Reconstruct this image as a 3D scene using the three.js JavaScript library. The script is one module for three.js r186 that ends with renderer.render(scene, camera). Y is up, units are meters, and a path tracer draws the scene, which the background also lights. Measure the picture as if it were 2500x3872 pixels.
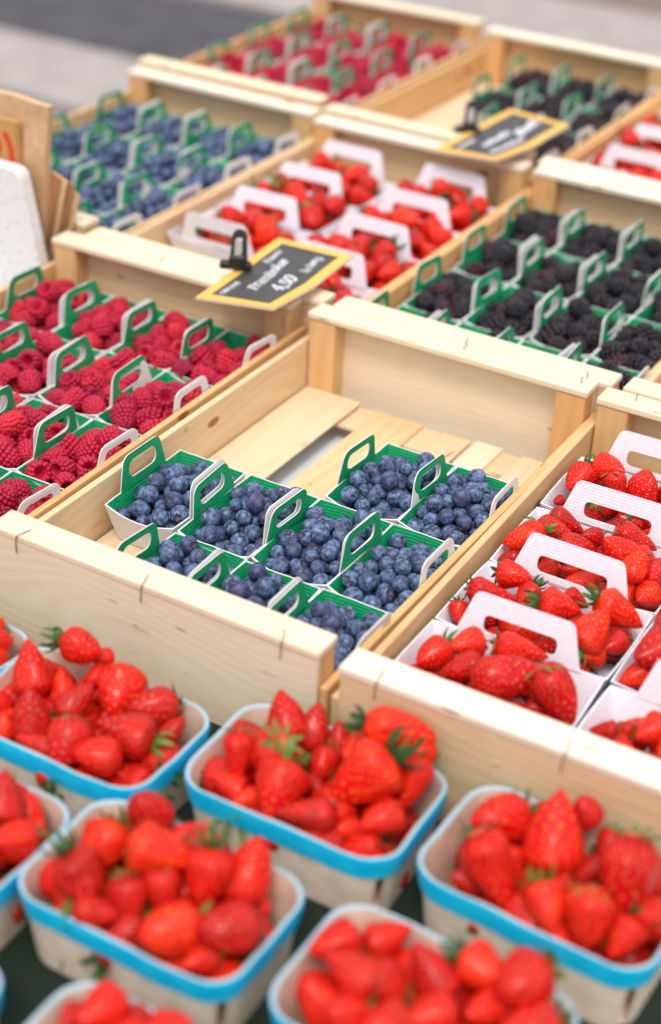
import * as THREE from 'three';
import { RoundedBoxGeometry } from 'three/addons/geometries/RoundedBoxGeometry.js';
import { mergeGeometries, mergeVertices, toCreasedNormals } from 'three/addons/utils/BufferGeometryUtils.js';
import { createNoise2D, createNoise3D } from 'simplex-noise';

// ---------------------------------------------------------------- camera, sky, sun, exposure
const TOP = 0.855;                                     // height of the crates' top rails above the ground
const TABLE = 0.75;
const scene = new THREE.Scene();
const camera = new THREE.PerspectiveCamera(34.997, 661 / 1024, 0.05, 400);
camera.position.set(0.75509, 0.69092 + TOP, 0.79064);
camera.rotation.order = 'YXZ';
camera.rotation.set(-0.55992, 0.51719, 0.04292);
camera.focus = 1.37;
camera.userData.fStop = 2.75;
const renderer = new THREE.WebGLRenderer({ antialias: true });
renderer.toneMapping = THREE.LinearToneMapping;
renderer.toneMappingExposure = 1.36;
renderer.shadowMap.enabled = true;

function rng(seed) { let a = seed >>> 0; return () => { a = (a + 0x6D2B79F5) | 0; let t = Math.imul(a ^ (a >>> 15), 1 | a); t = (t + Math.imul(t ^ (t >>> 7), 61 | t)) ^ t; return ((t ^ (t >>> 14)) >>> 0) / 4294967296; }; }
const SUN = new THREE.Vector3(0.2, 0.9, 0.5).normalize();
{ // bright overcast: lightest overhead and broadly towards the veiled sun, even all round
  const w = 128, h = 64, d = new Float32Array(w * h * 4);
  for (let j = 0; j < h; j++) for (let i = 0; i < w; i++) {
    const el = ((j + 0.5) / h - 0.5) * Math.PI, az = ((i + 0.5) / w - 0.5) * 2 * Math.PI;
    const v = new THREE.Vector3(Math.cos(el) * Math.cos(az), Math.sin(el), Math.cos(el) * Math.sin(az));
    const s = Math.max(0, Math.sin(el));
    let L = 0.35 + 0.75 * s + 0.7 * Math.pow(Math.max(0, v.dot(SUN)), 6);
    if (el < 0) L = 0.22;
    const k = (j * w + i) * 4; d[k] = L * 1.0; d[k + 1] = L * 0.995; d[k + 2] = L * 1.01; d[k + 3] = 1;
  }
  const t = new THREE.DataTexture(d, w, h, THREE.RGBAFormat, THREE.FloatType);
  t.mapping = THREE.EquirectangularReflectionMapping; t.minFilter = t.magFilter = THREE.LinearFilter; t.wrapS = THREE.RepeatWrapping; t.needsUpdate = true;
  scene.background = t; scene.environment = t;
}
const sun = new THREE.DirectionalLight(0xfff4e6, 1.35);
sun.position.copy(SUN.clone().multiplyScalar(6)).add(new THREE.Vector3(0, TABLE, -0.5)); sun.target.position.set(0, TABLE, -0.5);
sun.castShadow = true; sun.shadow.radius = 26; sun.shadow.mapSize.set(2048, 2048);
Object.assign(sun.shadow.camera, { left: -2, right: 2, top: 2, bottom: -2, near: 1, far: 12 });
scene.add(sun, sun.target);

// ---------------------------------------------------------------- helpers
const noise2 = createNoise2D(rng(11)), noise3 = createNoise3D(rng(12));
const used = {};
function numbered(n) { const c = used[n] = (used[n] ?? -1) + 1; return c ? `${n}_${String(c).padStart(3, '0')}` : n; }
function tag(o, label, category, group, kind) { o.userData.label = label; if (category) o.userData.category = category; if (group) o.userData.group = group; if (kind) o.userData.kind = kind; return o; }
function shadows(m) { m.castShadow = m.receiveShadow = true; return m; }
function thing(name, pos = [0, 0, 0], turn = 0) { const o = new THREE.Group(); o.name = numbered(name); o.position.set(...pos); o.rotation.y = turn; scene.add(o); return o; }
function part(name, geo, mat, parent, x = 0, y = 0, z = 0) { const m = shadows(new THREE.Mesh(geo, mat)); m.name = name; m.position.set(x, y, z); parent.add(m); return m; }
const V = (x, y, z) => new THREE.Vector3(x, y, z);
const lerp = (a, b, t) => a + (b - a) * t, clamp = (x, a, b) => Math.min(b, Math.max(a, x)), smooth = (a, b, x) => { const t = clamp((x - a) / (b - a), 0, 1); return t * t * (3 - 2 * t); };
function texture(w, h, f, srgb = true) { // f(i, j) -> [r, g, b] in 0..1 (display values when srgb)
  const d = new Uint8Array(w * h * 4);
  for (let j = 0; j < h; j++) for (let i = 0; i < w; i++) { const c = f(i, j), k = (j * w + i) * 4; for (let q = 0; q < 3; q++) d[k + q] = clamp(Math.round((c.length ? c[q] : c) * 255), 0, 255); d[k + 3] = 255; }
  const t = new THREE.DataTexture(d, w, h); t.wrapS = t.wrapT = THREE.RepeatWrapping; t.magFilter = THREE.LinearFilter; t.minFilter = THREE.LinearMipmapLinearFilter; t.generateMipmaps = true;
  if (srgb) t.colorSpace = THREE.SRGBColorSpace; t.needsUpdate = true; return t;
}
const mix3 = (a, b, t) => [lerp(a[0], b[0], t), lerp(a[1], b[1], t), lerp(a[2], b[2], t)];

// ---------------------------------------------------------------- wood
// one sheet of sawn pine: 0.6 m along the grain, 0.15 m across
function woodMaps(seed, pale, dark, knots, figure) {
  const r = rng(seed), w = 1024, h = 256, K = [];
  for (let k = 0; k < knots; k++) K.push([r() * w, r() * h, 5 + r() * 8]);
  const flecks = []; for (let k = 0; k < 16; k++) flecks.push([r() * w, r() * h, 1.2 + r() * 3, 0.8 + r() * 1.2, r() * 0.6]);
  const grain = new Float32Array(w * h);
  for (let j = 0; j < h; j++) for (let i = 0; i < w; i++) {
    let y = j / h * 0.15, x = i / w * 0.6, near = 0, kn = 0;
    for (const [kx, ky, kr] of K) { const dx = (i - kx) / 2.2, dy = j - ky, d = Math.hypot(dx, dy); kn = Math.max(kn, smooth(kr, kr * 0.6, d)); near += Math.sign(dy || 1) * Math.exp(-d * d / (kr * kr * 9)) * kr / h * 0.12; }
    const wob = noise2(x * 3 + seed, y * 9) * 0.012 * figure + noise2(x * 9 + seed, y * 20) * 0.002;
    const ring = Math.sin((y + wob + near) * 520 * (0.55 + figure * 0.25));
    const fine = noise2(x * 14 + seed * 3, y * 900) * 0.5 + noise2(x * 40, y * 2200 + seed) * 0.35;
    const blot = noise2(x * 8 + seed * 7, y * 18) * 0.5 + noise2(x * 26, y * 40 + seed) * 0.2;
    grain[j * w + i] = clamp(0.42 + 0.2 * ring * ring * Math.sign(ring) * (0.6 + 0.4 * blot) + 0.22 * fine + 0.22 * blot, 0, 1) + kn * 2;
  }
  const map = texture(w, h, (i, j) => { let g = grain[j * w + i], kn = 0; if (g > 1.2) { kn = clamp((g - 1.2) / 1.2, 0, 1); g = 0.9; } let fk = 0; for (const [fx, fy, fr, fs, fa] of flecks) { const dx = (i - fx) / (fs * 2.4), dy = j - fy + (i - fx) * fa * 0.2; if (Math.abs(dx) < fr * 2 && Math.abs(dy) < fr * 2) fk = Math.max(fk, (1 - smooth(fr * 0.5, fr, Math.hypot(dx, dy) + noise2(i * 0.3, j * 0.3) * fr * 0.4)) * (0.12 + 0.7 * fa)); } return mix3(mix3(mix3(pale, dark, Math.min(g, 1)), [0.52, 0.32, 0.16], kn * 0.75), [0.50, 0.36, 0.24], Math.min(fk, 0.8)); });
  const bump = texture(w, h, (i, j) => 1 - Math.min(1, grain[j * w + i]) * 0.8, false);
  return { map, bump };
}
function wood(m, tint = 0xffffff, rough = 0.72) { return new THREE.MeshStandardMaterial({ map: m.map, bumpMap: m.bump, bumpScale: 0.0004, roughness: rough, color: tint }); }
const pineA = woodMaps(3, [0.925, 0.89, 0.83], [0.865, 0.80, 0.695], 1, 0.6);
const pineB = woodMaps(8, [0.89, 0.80, 0.67], [0.80, 0.66, 0.475], 4, 1.4);
const pineC = woodMaps(21, [0.885, 0.75, 0.565], [0.79, 0.60, 0.385], 3, 1.0);
const ply = woodMaps(33, [0.92, 0.86, 0.77], [0.86, 0.77, 0.65], 0, 1.8);
const M = {
  rail: [wood(pineA), wood(pineA, 0xfff6ea), wood(pineA, 0xf8f4ea)],
  panelPale: wood(ply), panelTan: wood(pineB), post: [wood(pineC), wood(pineC, 0xfff2dd), wood(pineB, 0xf6e6cc)], side: [wood(pineB), wood(pineB, 0xf6ecdc), wood(pineC, 0xfff6ea)],
  slat: [wood(ply), wood(ply, 0xf4e6d2), wood(pineB, 0xfff8ee), wood(pineA, 0xf2e4d0)],
  staple: new THREE.MeshStandardMaterial({ color: 0x8d857b, roughness: 0.5, metalness: 0.6 }),
};
// a sawn board with slightly broken edges; grain runs along its longest side, uv in sheets
const boardCache = new Map();
function board(sx, sy, sz, seed = 0) {
  const key = [sx, sy, sz, seed % 5].map(v => v.toFixed(5)).join();
  if (boardCache.has(key)) return boardCache.get(key);
  const g = new RoundedBoxGeometry(sx, sy, sz, 2, Math.min(0.0012, Math.min(sx, sy, sz) * 0.3));
  const p = g.attributes.position, n = g.attributes.normal, uv = g.attributes.uv, s = [sx, sy, sz], r = rng(seed * 17 + 5), ou = r(), ov = r();
  const long = s.indexOf(Math.max(...s));
  for (let i = 0; i < p.count; i++) {
    const a = [p.getX(i), p.getY(i), p.getZ(i)], nn = [Math.abs(n.getX(i)), Math.abs(n.getY(i)), Math.abs(n.getZ(i))];
    const face = nn.indexOf(Math.max(...nn)), axes = [0, 1, 2].filter(k => k !== face);
    const ua = axes.includes(long) ? long : axes[0], va = axes.find(k => k !== ua);
    uv.setXY(i, a[ua] / 0.6 + ou, a[va] / 0.15 + ov + face * 0.31);
  }
  boardCache.set(key, g); return g;
}

// ---------------------------------------------------------------- ground, street, table
function speckle(seed, base, amp, tint) { return texture(512, 512, (i, j) => { const n = noise2(i * 0.31 + seed, j * 0.31) * 0.5 + noise2(i * 0.06, j * 0.06 + seed) * 0.3 + noise2(i * 0.013 + seed, j * 0.013) * 0.5; return base.map((b, q) => b * (1 + amp * n) + tint[q] * n * 0.02); }); }
function ground(name, x0, x1, z0, z1, y, tex, rep, label, rough = 0.9, th = 0) {
  const g = th ? new THREE.BoxGeometry(x1 - x0, th, z1 - z0) : new THREE.PlaneGeometry(x1 - x0, z1 - z0).rotateX(-Math.PI / 2);
  const t = tex.clone(); t.repeat.set((x1 - x0) / rep, (z1 - z0) / rep); t.needsUpdate = true;
  const m = shadows(new THREE.Mesh(g, new THREE.MeshStandardMaterial({ map: t, roughness: rough })));
  m.name = name; m.position.set((x0 + x1) / 2, y - th / 2, (z0 + z1) / 2); scene.add(m); return tag(m, label, null, null, 'structure');
}
const asphaltTex = speckle(5, [0.27, 0.262, 0.29], 0.16, [1, 1, 1]), paveTex = speckle(9, [0.61, 0.58, 0.575], 0.08, [1, 1, 0]), dirtTex = speckle(14, [0.45, 0.39, 0.365], 0.12, [1, 0, 0]), stoneTex = speckle(19, [0.50, 0.47, 0.48], 0.1, [1, 1, 1]);
ground('ground', -120, 120, -150, 90, 0, dirtTex, 3, 'brownish grey paving beyond the street', 0.92);
ground('road', -60, 60, -4.05, -3.2, 0.004, asphaltTex, 1.6, 'dark grey asphalt strip behind the stall');
ground('pavement', -60, 60, -4.78, -4.01, 0.03, paveTex, 1.4, 'pale stone pavement on the far side of the asphalt', 0.9, 0.03);
ground('kerb', -60, 60, -3.25, -2.78, 0.03, paveTex, 1.4, 'pale stone strip on the near side of the asphalt', 0.9, 0.03);
ground('path', -60, 60, -2.78, 6, 0.004, stoneTex, 1.4, 'grey paving around the market stall');
{
  const t = thing('market_table', [0, 0, 0]);
  const sheet = new THREE.MeshStandardMaterial({ color: new THREE.Color().setRGB(0.66, 0.72, 0.76), roughness: 0.5 });
  part('tabletop', new RoundedBoxGeometry(2.16, 0.03, 2.03, 2, 0.004), sheet, t, 0.435, TABLE - 0.015, -0.56);
  for (const [x, z] of [[-0.58, -1.5], [1.42, -1.5], [-0.58, 0.36], [1.42, 0.36]]) part('leg', board(0.045, 0.716, 0.045, 3), M.post[0], t, x, 0.361, z);
  tag(t, 'market stall table with a bluish white top under the crates', 'table');
  const tex = texture(256, 256, (i, j) => { const w = 0.75 + 0.25 * (((i >> 1) + (j >> 1)) % 2) + noise2(i * 0.08, j * 0.08) * 0.12; return [0.075 * w, 0.16 * w, 0.11 * w]; });
  tex.repeat.set(14, 4);
  const g = new THREE.PlaneGeometry(2.3, 0.46, 80, 20).rotateX(-Math.PI / 2), p = g.attributes.position;
  for (let i = 0; i < p.count; i++) p.setY(i, 0.0012 * Math.abs(noise2(p.getX(i) * 9, p.getZ(i) * 9)));
  g.computeVertexNormals();
  const c = shadows(new THREE.Mesh(g, new THREE.MeshStandardMaterial({ map: tex, roughness: 0.95, side: THREE.DoubleSide }))); c.name = 'table_cloth'; c.position.set(0.35, TABLE + 0.0025, 0.222); scene.add(c);
  tag(c, 'dark green woven cloth under the blue banded strawberry baskets', 'cloth');
}

// ---------------------------------------------------------------- wooden crates (0.30 m wide, 0.50 m deep, 0.105 m high)
const CW = 0.30, CL = 0.502, CH = 0.105, FLOOR = 0.0225;
const stapleGeo = (() => { // a wire staple bent over the rail and down the panel
  const c = new THREE.CatmullRomCurve3([V(0, 0.0006, -0.013), V(0.001, 0.0009, -0.004), V(0.0008, 0.0006, 0.0002), V(0, -0.004, 0.0012), V(-0.0006, -0.016, 0.0010)]);
  return new THREE.TubeGeometry(c, 16, 0.0005, 5);
})();
const boxesForSight = [];                               // boards that hide fruit, for choosing which fruit shows
const crates = {};
function crate(key, x, z, turn, label, o = {}) {
  const r = rng(key.charCodeAt(0) * 31), pick = a => a[Math.floor(r() * a.length)], sd = key.charCodeAt(0);
  const t = thing('wooden_crate', [x, TABLE + 0.001, z], turn);   // origin: near left corner of its base; inner group axes x right, -z away
  const box = (name, mat, sx, sy, sz, px, py, pz, seed) => { const m = part(name, board(sx, sy, sz, seed), mat, t, px, py, pz); m.rotation.set((r() - 0.5) * 0.004, (r() - 0.5) * 0.004, (r() - 0.5) * 0.006); boxesForSight.push([m, sx, sy, sz]); return m; };
  const panel = o.panel ?? M.panelTan;
  for (const end of [0, 1]) {
    const s = end ? -1 : 1, ze = end ? -CL : 0;
    const nearPanel = end === 0 ? (o.front ?? panel) : panel;
    box('end_panel', nearPanel, CW - 0.001, CH - 0.0075, 0.0045, CW / 2, (CH - 0.0075) / 2 + 0.001, ze - s * 0.0032, sd + end);
    box('top_rail', M.rail[(sd + end) % 3], CW + 0.001, 0.0062, 0.0275, CW / 2, CH - 0.0031, ze - s * 0.0138, sd + 2 + end);
    for (const q of [0, 1]) box('corner_post', M.post[(sd + q + end * 2) % 3], 0.0295, CH - 0.009, 0.0205, q ? CW - 0.0155 : 0.0155, (CH - 0.009) / 2 + 0.0022, ze - s * 0.0158, sd + q * 2 + end);
  }
  for (const q of [0, 1]) box('side_board', pick(M.side), 0.0066, 0.0725, CL - 0.006, q ? CW + 0.0036 : -0.0036, 0.0745 - 0.03625, -CL / 2, sd + q + 7);
  for (const [zz, w] of [[0.04, 0.026], [0.245, 0.03], [0.452, 0.044]]) part('batten', board(CW - 0.004, 0.0038, w, sd + 3), M.slat[1], t, CW / 2, FLOOR - 0.0065, -zz);
  const sl = [[0.002, 0.066], [0.087, 0.139], [0.162, 0.1925], [0.1945, 0.223], [0.245, 0.272], [0.279, 0.298]];
  sl.forEach(([a, b], i) => { const m = part('floor_slat', board(b - a, 0.0026, CL - 0.055 - (i % 3) * 0.006, sd + i), M.slat[(i * 3 + sd) % 4], t, (a + b) / 2, FLOOR - 0.002 - (i % 2) * 0.0012 + (i === 0 ? 0.001 : 0), -CL / 2 - 0.001); m.rotation.set(0.002 * (r() - 0.5), 0.012 * (r() - 0.5), (r() - 0.5) * 0.02); });
  for (const [sx, end, ang] of o.staples ?? [[0.04 + r() * 0.2, 0, 0.1]]) { const m = part('staple', stapleGeo, M.staple, t, sx, CH, end ? -CL + 0.0006 : 0.0002); m.rotation.y = end ? Math.PI + ang : ang; }
  tag(t, label, 'crate', 'wooden fruit crates on the stall');
  t.updateMatrixWorld(true);
  crates[key] = t; return t;
}
crate('C', 0, 0, 0, 'centre crate of blueberries, its back half empty down to bare slats', { panel: M.panelPale, front: M.panelPale, staples: [[0.147, 0, 0.25], [0.165, 1, 0.1], [0.028, 0, -0.3], [0.285, 1, 0.3], [0.27, 0, 0.4]] });
crate('B', -0.3175, 0.002, 0.012, 'crate of raspberries on the left, in front of the paper bags', { staples: [[0.1, 0, 0.1], [0.13, 1, 0.1]] });
crate('E', 0.3193, 0.0037, 0.0158, 'crate of strawberries in white cartons, right of the centre blueberry crate', { front: M.panelTan, staples: [[0.17, 0, 0.15], [0.03, 0, 0.1], [0.03, 1, 0.2]] });
crate('D', 0.0123, -0.5032, -0.001, 'crate of blackberries right behind the centre blueberry crate', { staples: [[0.148, 0, 0.2], [0.275, 0, 0.3], [0.1, 1, 0]] });
crate('F', 0.3239, -0.5041, 0, 'crate behind the white carton strawberries, only its corner in view', { staples: [[0.04, 0, 0.3]] });
crate('M', -0.3005, -0.5015, 0.001, 'crate of strawberries in white cartons behind the front price sign', {});
crate('A', -0.6178, -0.522, -0.004, 'blueberry crate behind the brown paper bags', { panel: M.panelTan });
crate('G', -0.3145, -1.0225, -0.012, 'far blackberry crate with an empty left side, behind the second price sign', { panel: wood(pineC) });
crate('R', -0.636, -1.047, 0, 'far raspberry crate at the very back left of the stall', { panel: wood(pineC) });
crate('H', 0.0045, -1.009, 0, 'far strawberry crate at the upper right edge, behind the blackberries', {});

// ---------------------------------------------------------------- card punnets
const corr = (() => { // fine flutes of the corrugated card and a few scuffs
  const map = s => texture(256, 256, (i, j) => { const fl = 0.5 + 0.5 * Math.sin(j / 256 * Math.PI * 2 * 26), sc = noise2(i * 0.018 + s, j * 0.09) * 0.5 + noise2(i * 0.11, j * 0.03 + s) * 0.35, scuff = smooth(0.45, 0.75, sc); return [0.01 + 0.34 * scuff * 0.6, 0.585 + fl * 0.04 + sc * 0.05 + 0.10 * scuff, 0.365 + fl * 0.03 + sc * 0.04 + 0.20 * scuff]; });
  const bump = texture(64, 256, (i, j) => 0.5 + 0.5 * Math.sin(j / 256 * Math.PI * 2 * 26), false);
  return { map, bump };
})();
const cardGreen = [2, 7].map(s => new THREE.MeshStandardMaterial({ map: corr.map(s), bumpMap: corr.bump, bumpScale: 0.00025, roughness: 0.5, side: THREE.DoubleSide }));
const paperTex = texture(256, 256, (i, j) => { const n = noise2(i * 0.3, j * 0.3) * 0.012 + noise2(i * 0.04, j * 0.04) * 0.018; return [0.84 + n, 0.835 + n, 0.84 + n]; });
const cardWhite = new THREE.MeshStandardMaterial({ map: paperTex, roughness: 0.75, side: THREE.DoubleSide });
const cartonTex = texture(256, 256, (i, j) => { const n = noise2(i * 0.24, j * 0.24) * 0.008 + noise2(i * 0.03, j * 0.05) * 0.016; return [0.895 + n, 0.91 + n, 0.955 + n]; });
const carton = new THREE.MeshStandardMaterial({ map: cartonTex, bumpMap: corr.bump, bumpScale: 0.00008, roughness: 0.6, side: THREE.DoubleSide });

// open tray: outer shell, inner shell and rim; a, b half sizes at the rim, ka the taper, dip the sag of the near and far edges
function trayGeo(a, b, h, ka, kb, th, dip, seed) {
  const r = rng(seed), N = 8, per = [];
  const jog = () => (r() - 0.5) * 0.0016;
  const c = [[-a + jog(), b + jog()], [a + jog(), b + jog()], [a + jog(), -b + jog()], [-a + jog(), -b + jog()]];
  for (let s = 0; s < 4; s++) for (let i = 0; i < N; i++) { const t = i / N, A = c[s], B = c[(s + 1) % 4], mid = 4 * t * (1 - t); const sag = (s === 0 ? dip : s === 2 ? dip * 0.35 : dip * 0.12) * mid, bow = (s % 2 ? 0.0012 : 0.0026) * mid; const nx = [0, 1, 0, -1][s], nz = [1, 0, -1, 0][s]; per.push([lerp(A[0], B[0], t) + nx * bow, lerp(A[1], B[1], t) + nz * bow, h - sag + (r() - 0.5) * 0.0006, s, t]); }
  const shell = (inset, flip, h0) => {
    const pos = [], uv = [], idx = [], n = per.length, rows = 4;
    for (let k = 0; k <= n; k++) { const [x, z, y] = per[k % n], s = per[Math.min(k, n - 1)][3]; for (let q = 0; q <= rows; q++) { const f = q / rows, sx = lerp(ka, 1, f), sz = lerp(kb, 1, f); const X = x * sx * (1 - inset / a), Z = z * sz * (1 - inset / b), Y = lerp(h0, y, f); pos.push(X, Y, Z); uv.push(s % 2 ? Z * 14 : X * 14, Y * 14); } }
    for (let k = 0; k < n; k++) for (let q = 0; q < rows; q++) { const A = k * (rows + 1) + q, B = A + rows + 1; flip ? idx.push(A, A + 1, B, B, A + 1, B + 1) : idx.push(A, B, A + 1, B, B + 1, A + 1); }
    const base = pos.length / 3, bx = a * ka * (1 - inset / a), bz = b * kb * (1 - inset / b);
    for (const [X, Z] of [[-bx, bz], [bx, bz], [bx, -bz], [-bx, -bz]]) { pos.push(X, h0, Z); uv.push(X * 14, Z * 14); }
    flip ? idx.push(base, base + 1, base + 2, base, base + 2, base + 3) : idx.push(base, base + 2, base + 1, base, base + 3, base + 2);
    return { pos, uv, idx };
  };
  const out = shell(0, false, 0), inn = shell(th, true, th);
  const make = ({ pos, uv, idx }) => { let g = new THREE.BufferGeometry(); g.setAttribute('position', new THREE.Float32BufferAttribute(pos, 3)); g.setAttribute('uv', new THREE.Float32BufferAttribute(uv, 2)); g.setIndex(idx); g = toCreasedNormals(g, 0.6); return g; };
  const rim = { pos: [], uv: [], idx: [] }, n = per.length;
  for (let k = 0; k <= n; k++) { const [x, z, y] = per[k % n]; rim.pos.push(x, y, z, x * (1 - th / a), y, z * (1 - th / b)); rim.uv.push(x * 14, z * 14, x * 14, z * 14); if (k < n) rim.idx.push(2 * k, 2 * k + 2, 2 * k + 1, 2 * k + 1, 2 * k + 2, 2 * k + 3); }
  return { outer: mergeGeometries([make(out), make(rim)]), inner: make(inn) };
}
// a carrying handle: w0 wide at the fold, w1 at the top, hh high, with a cut-out; lies in the local xy plane, front face +z
function handleGeo(w0, w1, hh, hw, hl, hb, rad, th) {
  const s = new THREE.Shape(), a = w0 / 2, b = w1 / 2, q = rad;
  s.moveTo(-a, 0); s.lineTo(-b - (a - b) * q / hh * 0.9, hh - q); s.quadraticCurveTo(-b, hh, -b + q, hh); s.lineTo(b - q, hh); s.quadraticCurveTo(b, hh, b + (a - b) * q / hh * 0.9, hh - q); s.lineTo(a, 0); s.closePath();
  const p = new THREE.Path(), rr = Math.min(hl / 2 - 0.0001, rad * 0.95), x = hw / 2, y0 = hb, y1 = hb + hl;
  p.moveTo(-x + rr, y0); p.lineTo(x - rr, y0); p.quadraticCurveTo(x, y0, x, y0 + rr); p.lineTo(x, y1 - rr); p.quadraticCurveTo(x, y1, x - rr, y1); p.lineTo(-x + rr, y1); p.quadraticCurveTo(-x, y1, -x, y1 - rr); p.lineTo(-x, y0 + rr); p.quadraticCurveTo(-x, y0, -x + rr, y0);
  s.holes.push(p);
  const face = z => { const g = new THREE.ShapeGeometry(s, 6); g.translate(0, 0, z); const uv = g.attributes.uv; for (let i = 0; i < uv.count; i++) uv.setXY(i, uv.getX(i) * 14, uv.getY(i) * 14); return g; };
  const f = face(th / 2);
  let e = new THREE.ExtrudeGeometry(s, { depth: th - 0.0002, bevelEnabled: false, curveSegments: 6 }); e.translate(0, 0, -th / 2); // back and edges
  const bend = g => { const P = g.attributes.position; for (let i = 0; i < P.count; i++) { const y = P.getY(i); P.setZ(i, P.getZ(i) + 0.05 * Math.pow(Math.max(0, y) / hh, 2) * hh * Math.cos(P.getX(i) / w0 * 3)); } g.computeVertexNormals(); return g; };
  return { front: bend(f), back: bend(e) };
}
const PUNNET = { a: 0.0360, b: 0.0557, h: 0.0355 };
const trays = [0, 1, 2, 3].map(s => trayGeo(PUNNET.a, PUNNET.b, PUNNET.h, 0.8, 0.86, 0.0013, 0.0052, 40 + s));
const handles = [handleGeo(0.066, 0.051, 0.0325, 0.039, 0.0165, 0.0085, 0.009, 0.0012), handleGeo(0.064, 0.049, 0.030, 0.037, 0.0155, 0.008, 0.009, 0.0012), handleGeo(0.065, 0.050, 0.0325, 0.0375, 0.0165, 0.0085, 0.0085, 0.0012)];
const CARTON = { a: 0.0715, b: 0.0485, h: 0.0365 };
const cartons = [0, 1, 2].map(s => trayGeo(CARTON.a, CARTON.b, CARTON.h, 0.86, 0.8, 0.0013, 0.002, 60 + s));
const cartonHandles = [handleGeo(0.102, 0.080, 0.0365, 0.060, 0.0145, 0.0055, 0.006, 0.0014)];
const punnets = [];
let pn = 0;
function punnet(crateKey, col, row, fruit, label, o = {}) {
  const c = crates[crateKey], white = fruit === 'strawberry', r = rng(900 + pn++), P = white ? CARTON : PUNNET;
  const lx = (white ? 0.0735 + 0.1465 * col + 0.0025 : [0.0445, 0.1188, 0.1928, 0.2642][col]) + (r() - 0.5) * 0.0016 + (o.dx ?? 0), lz = (white ? -0.0935 - 0.1 * row : [-0.073, -0.189, -0.306, -0.419][row]) + (r() - 0.5) * 0.004 + (o.dz ?? 0);
  const w = c.localToWorld(V(lx, FLOOR + 0.0012, lz));
  const t = thing(white ? 'white_carton' : 'green_punnet', [w.x, w.y, w.z], c.rotation.y + (r() - 0.5) * 0.02 + (o.turn ?? 0));
  if (white) {
    const T = cartons[pn % 3];
    part('tray', T.outer, carton, t); part('lining', T.inner, carton, t);
    for (const s of o.handles ?? [-1]) {
      const g = thing2('handle', t, 0, P.h - 0.0012, s * (P.b - 0.0006)); g.rotation.set((s < 0 ? -0.2 : 0.12) - 0.1 * r(), 0, (r() - 0.5) * 0.03);
      part('front', cartonHandles[0].front, carton, g); part('back', cartonHandles[0].back, carton, g);
    }
  } else {
    const T = trays[pn % 4], G = cardGreen[pn % 2];
    part('tray', T.outer, cardWhite, t); part('lining', T.inner, G, t);
    for (const s of [-1, 1]) { // green inside, white outside
      const H = handles[Math.floor(r() * 3)], g = thing2('handle', t, s * (P.a - 0.0006), P.h - 0.0012, (r() - 0.5) * 0.006);
      const out = s > 0 && col === 3, lean = s < 0 ? 0.05 - 0.18 * r() : out ? 0.1 - 0.35 * r() : 0.02 + 0.05 * r() + 0.2 * r() * r();
      g.rotation.order = 'YXZ'; g.rotation.set(lean, (s < 0 ? Math.PI / 2 : -Math.PI / 2) + (r() - 0.5) * 0.1, (r() - 0.5) * 0.14);
      if (s > 0 && !out) g.scale.y = 0.84 + 0.16 * r();
      part('front', H.front, G, g); part('back', H.back, cardWhite, g);
    }
  }
  tag(t, label, white ? 'carton' : 'punnet', white ? 'white strawberry cartons' : `green ${fruit} punnets`);
  t.updateMatrixWorld(true);
  punnets.push({ t, fruit, white, a: P.a, b: P.b, h: P.h, key: crateKey, col, row, place: o.place, hand: o.hand });
  return t;
}
function thing2(name, parent, x, y, z) { const g = new THREE.Group(); g.name = name; g.position.set(x, y, z); parent.add(g); return g; }
const CRATE = { C: 'centre blueberry crate', B: 'left raspberry crate', E: 'right strawberry crate', D: 'blackberry crate', F: 'corner crate', M: 'middle strawberry crate', A: 'far blueberry crate', G: 'far blackberry crate', R: 'far raspberry crate', H: 'far strawberry crate' };
const ROW = ['front row', 'second row', 'third row', 'back row'], COL = ['first', 'second', 'third', 'fourth'];
for (const [key, fruit, rows] of [['C', 'blueberry', [[1, 2, 3], [0, 1, 2, 3], [2, 3]]], ['B', 'raspberry', [[1, 2, 3], [0, 1, 2, 3], [0, 1, 2, 3], [0, 1, 2, 3]]], ['D', 'blackberry', [[0, 1, 2, 3], [0, 1, 2, 3], [0, 1, 2, 3], [0, 1, 2, 3]]], ['A', 'blueberry', [[2, 3], [0, 1, 2, 3], [0, 1, 2, 3], [0, 1, 2, 3]]], ['R', 'raspberry', [[0, 1, 2, 3], [0, 1, 2, 3], [0, 1, 2, 3], [0, 1, 2, 3]]], ['G', 'blackberry', [[3], [2, 3], [1, 2, 3], [1, 2, 3]]]])
  rows.forEach((cols, row) => cols.forEach(col => punnet(key, col, row, fruit, `green card punnet of ${fruit.replace(/y$/, 'ies')}, ${COL[col]} from the left in the ${ROW[row]}, ${CRATE[key]}`, { place: `${COL[col]} punnet, ${ROW[row]}` })));
for (const [key, list] of [['E', [[0, 0], [0, 1], [0, 2], [0, 3], [1, 0], [1, 1]]], ['M', [[0, 1], [0, 2], [0, 3], [1, 0], [1, 1], [1, 2], [1, 3]]], ['H', [[0, 0], [0, 1], [0, 2]]], ['F', [[0, 0]]]])
  for (const [col, row] of list) punnet(key, col, row, 'strawberry', `white carton of strawberries, ${COL[col]} from the left in the ${ROW[row]}, ${CRATE[key]}`, { place: `${COL[col]} carton, ${ROW[row]}`, handles: key === 'M' && row === 1 && col === 0 ? [-1, 1] : [-1], hand: key === 'E' ? `E${col + 1}${row}` : null });

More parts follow.
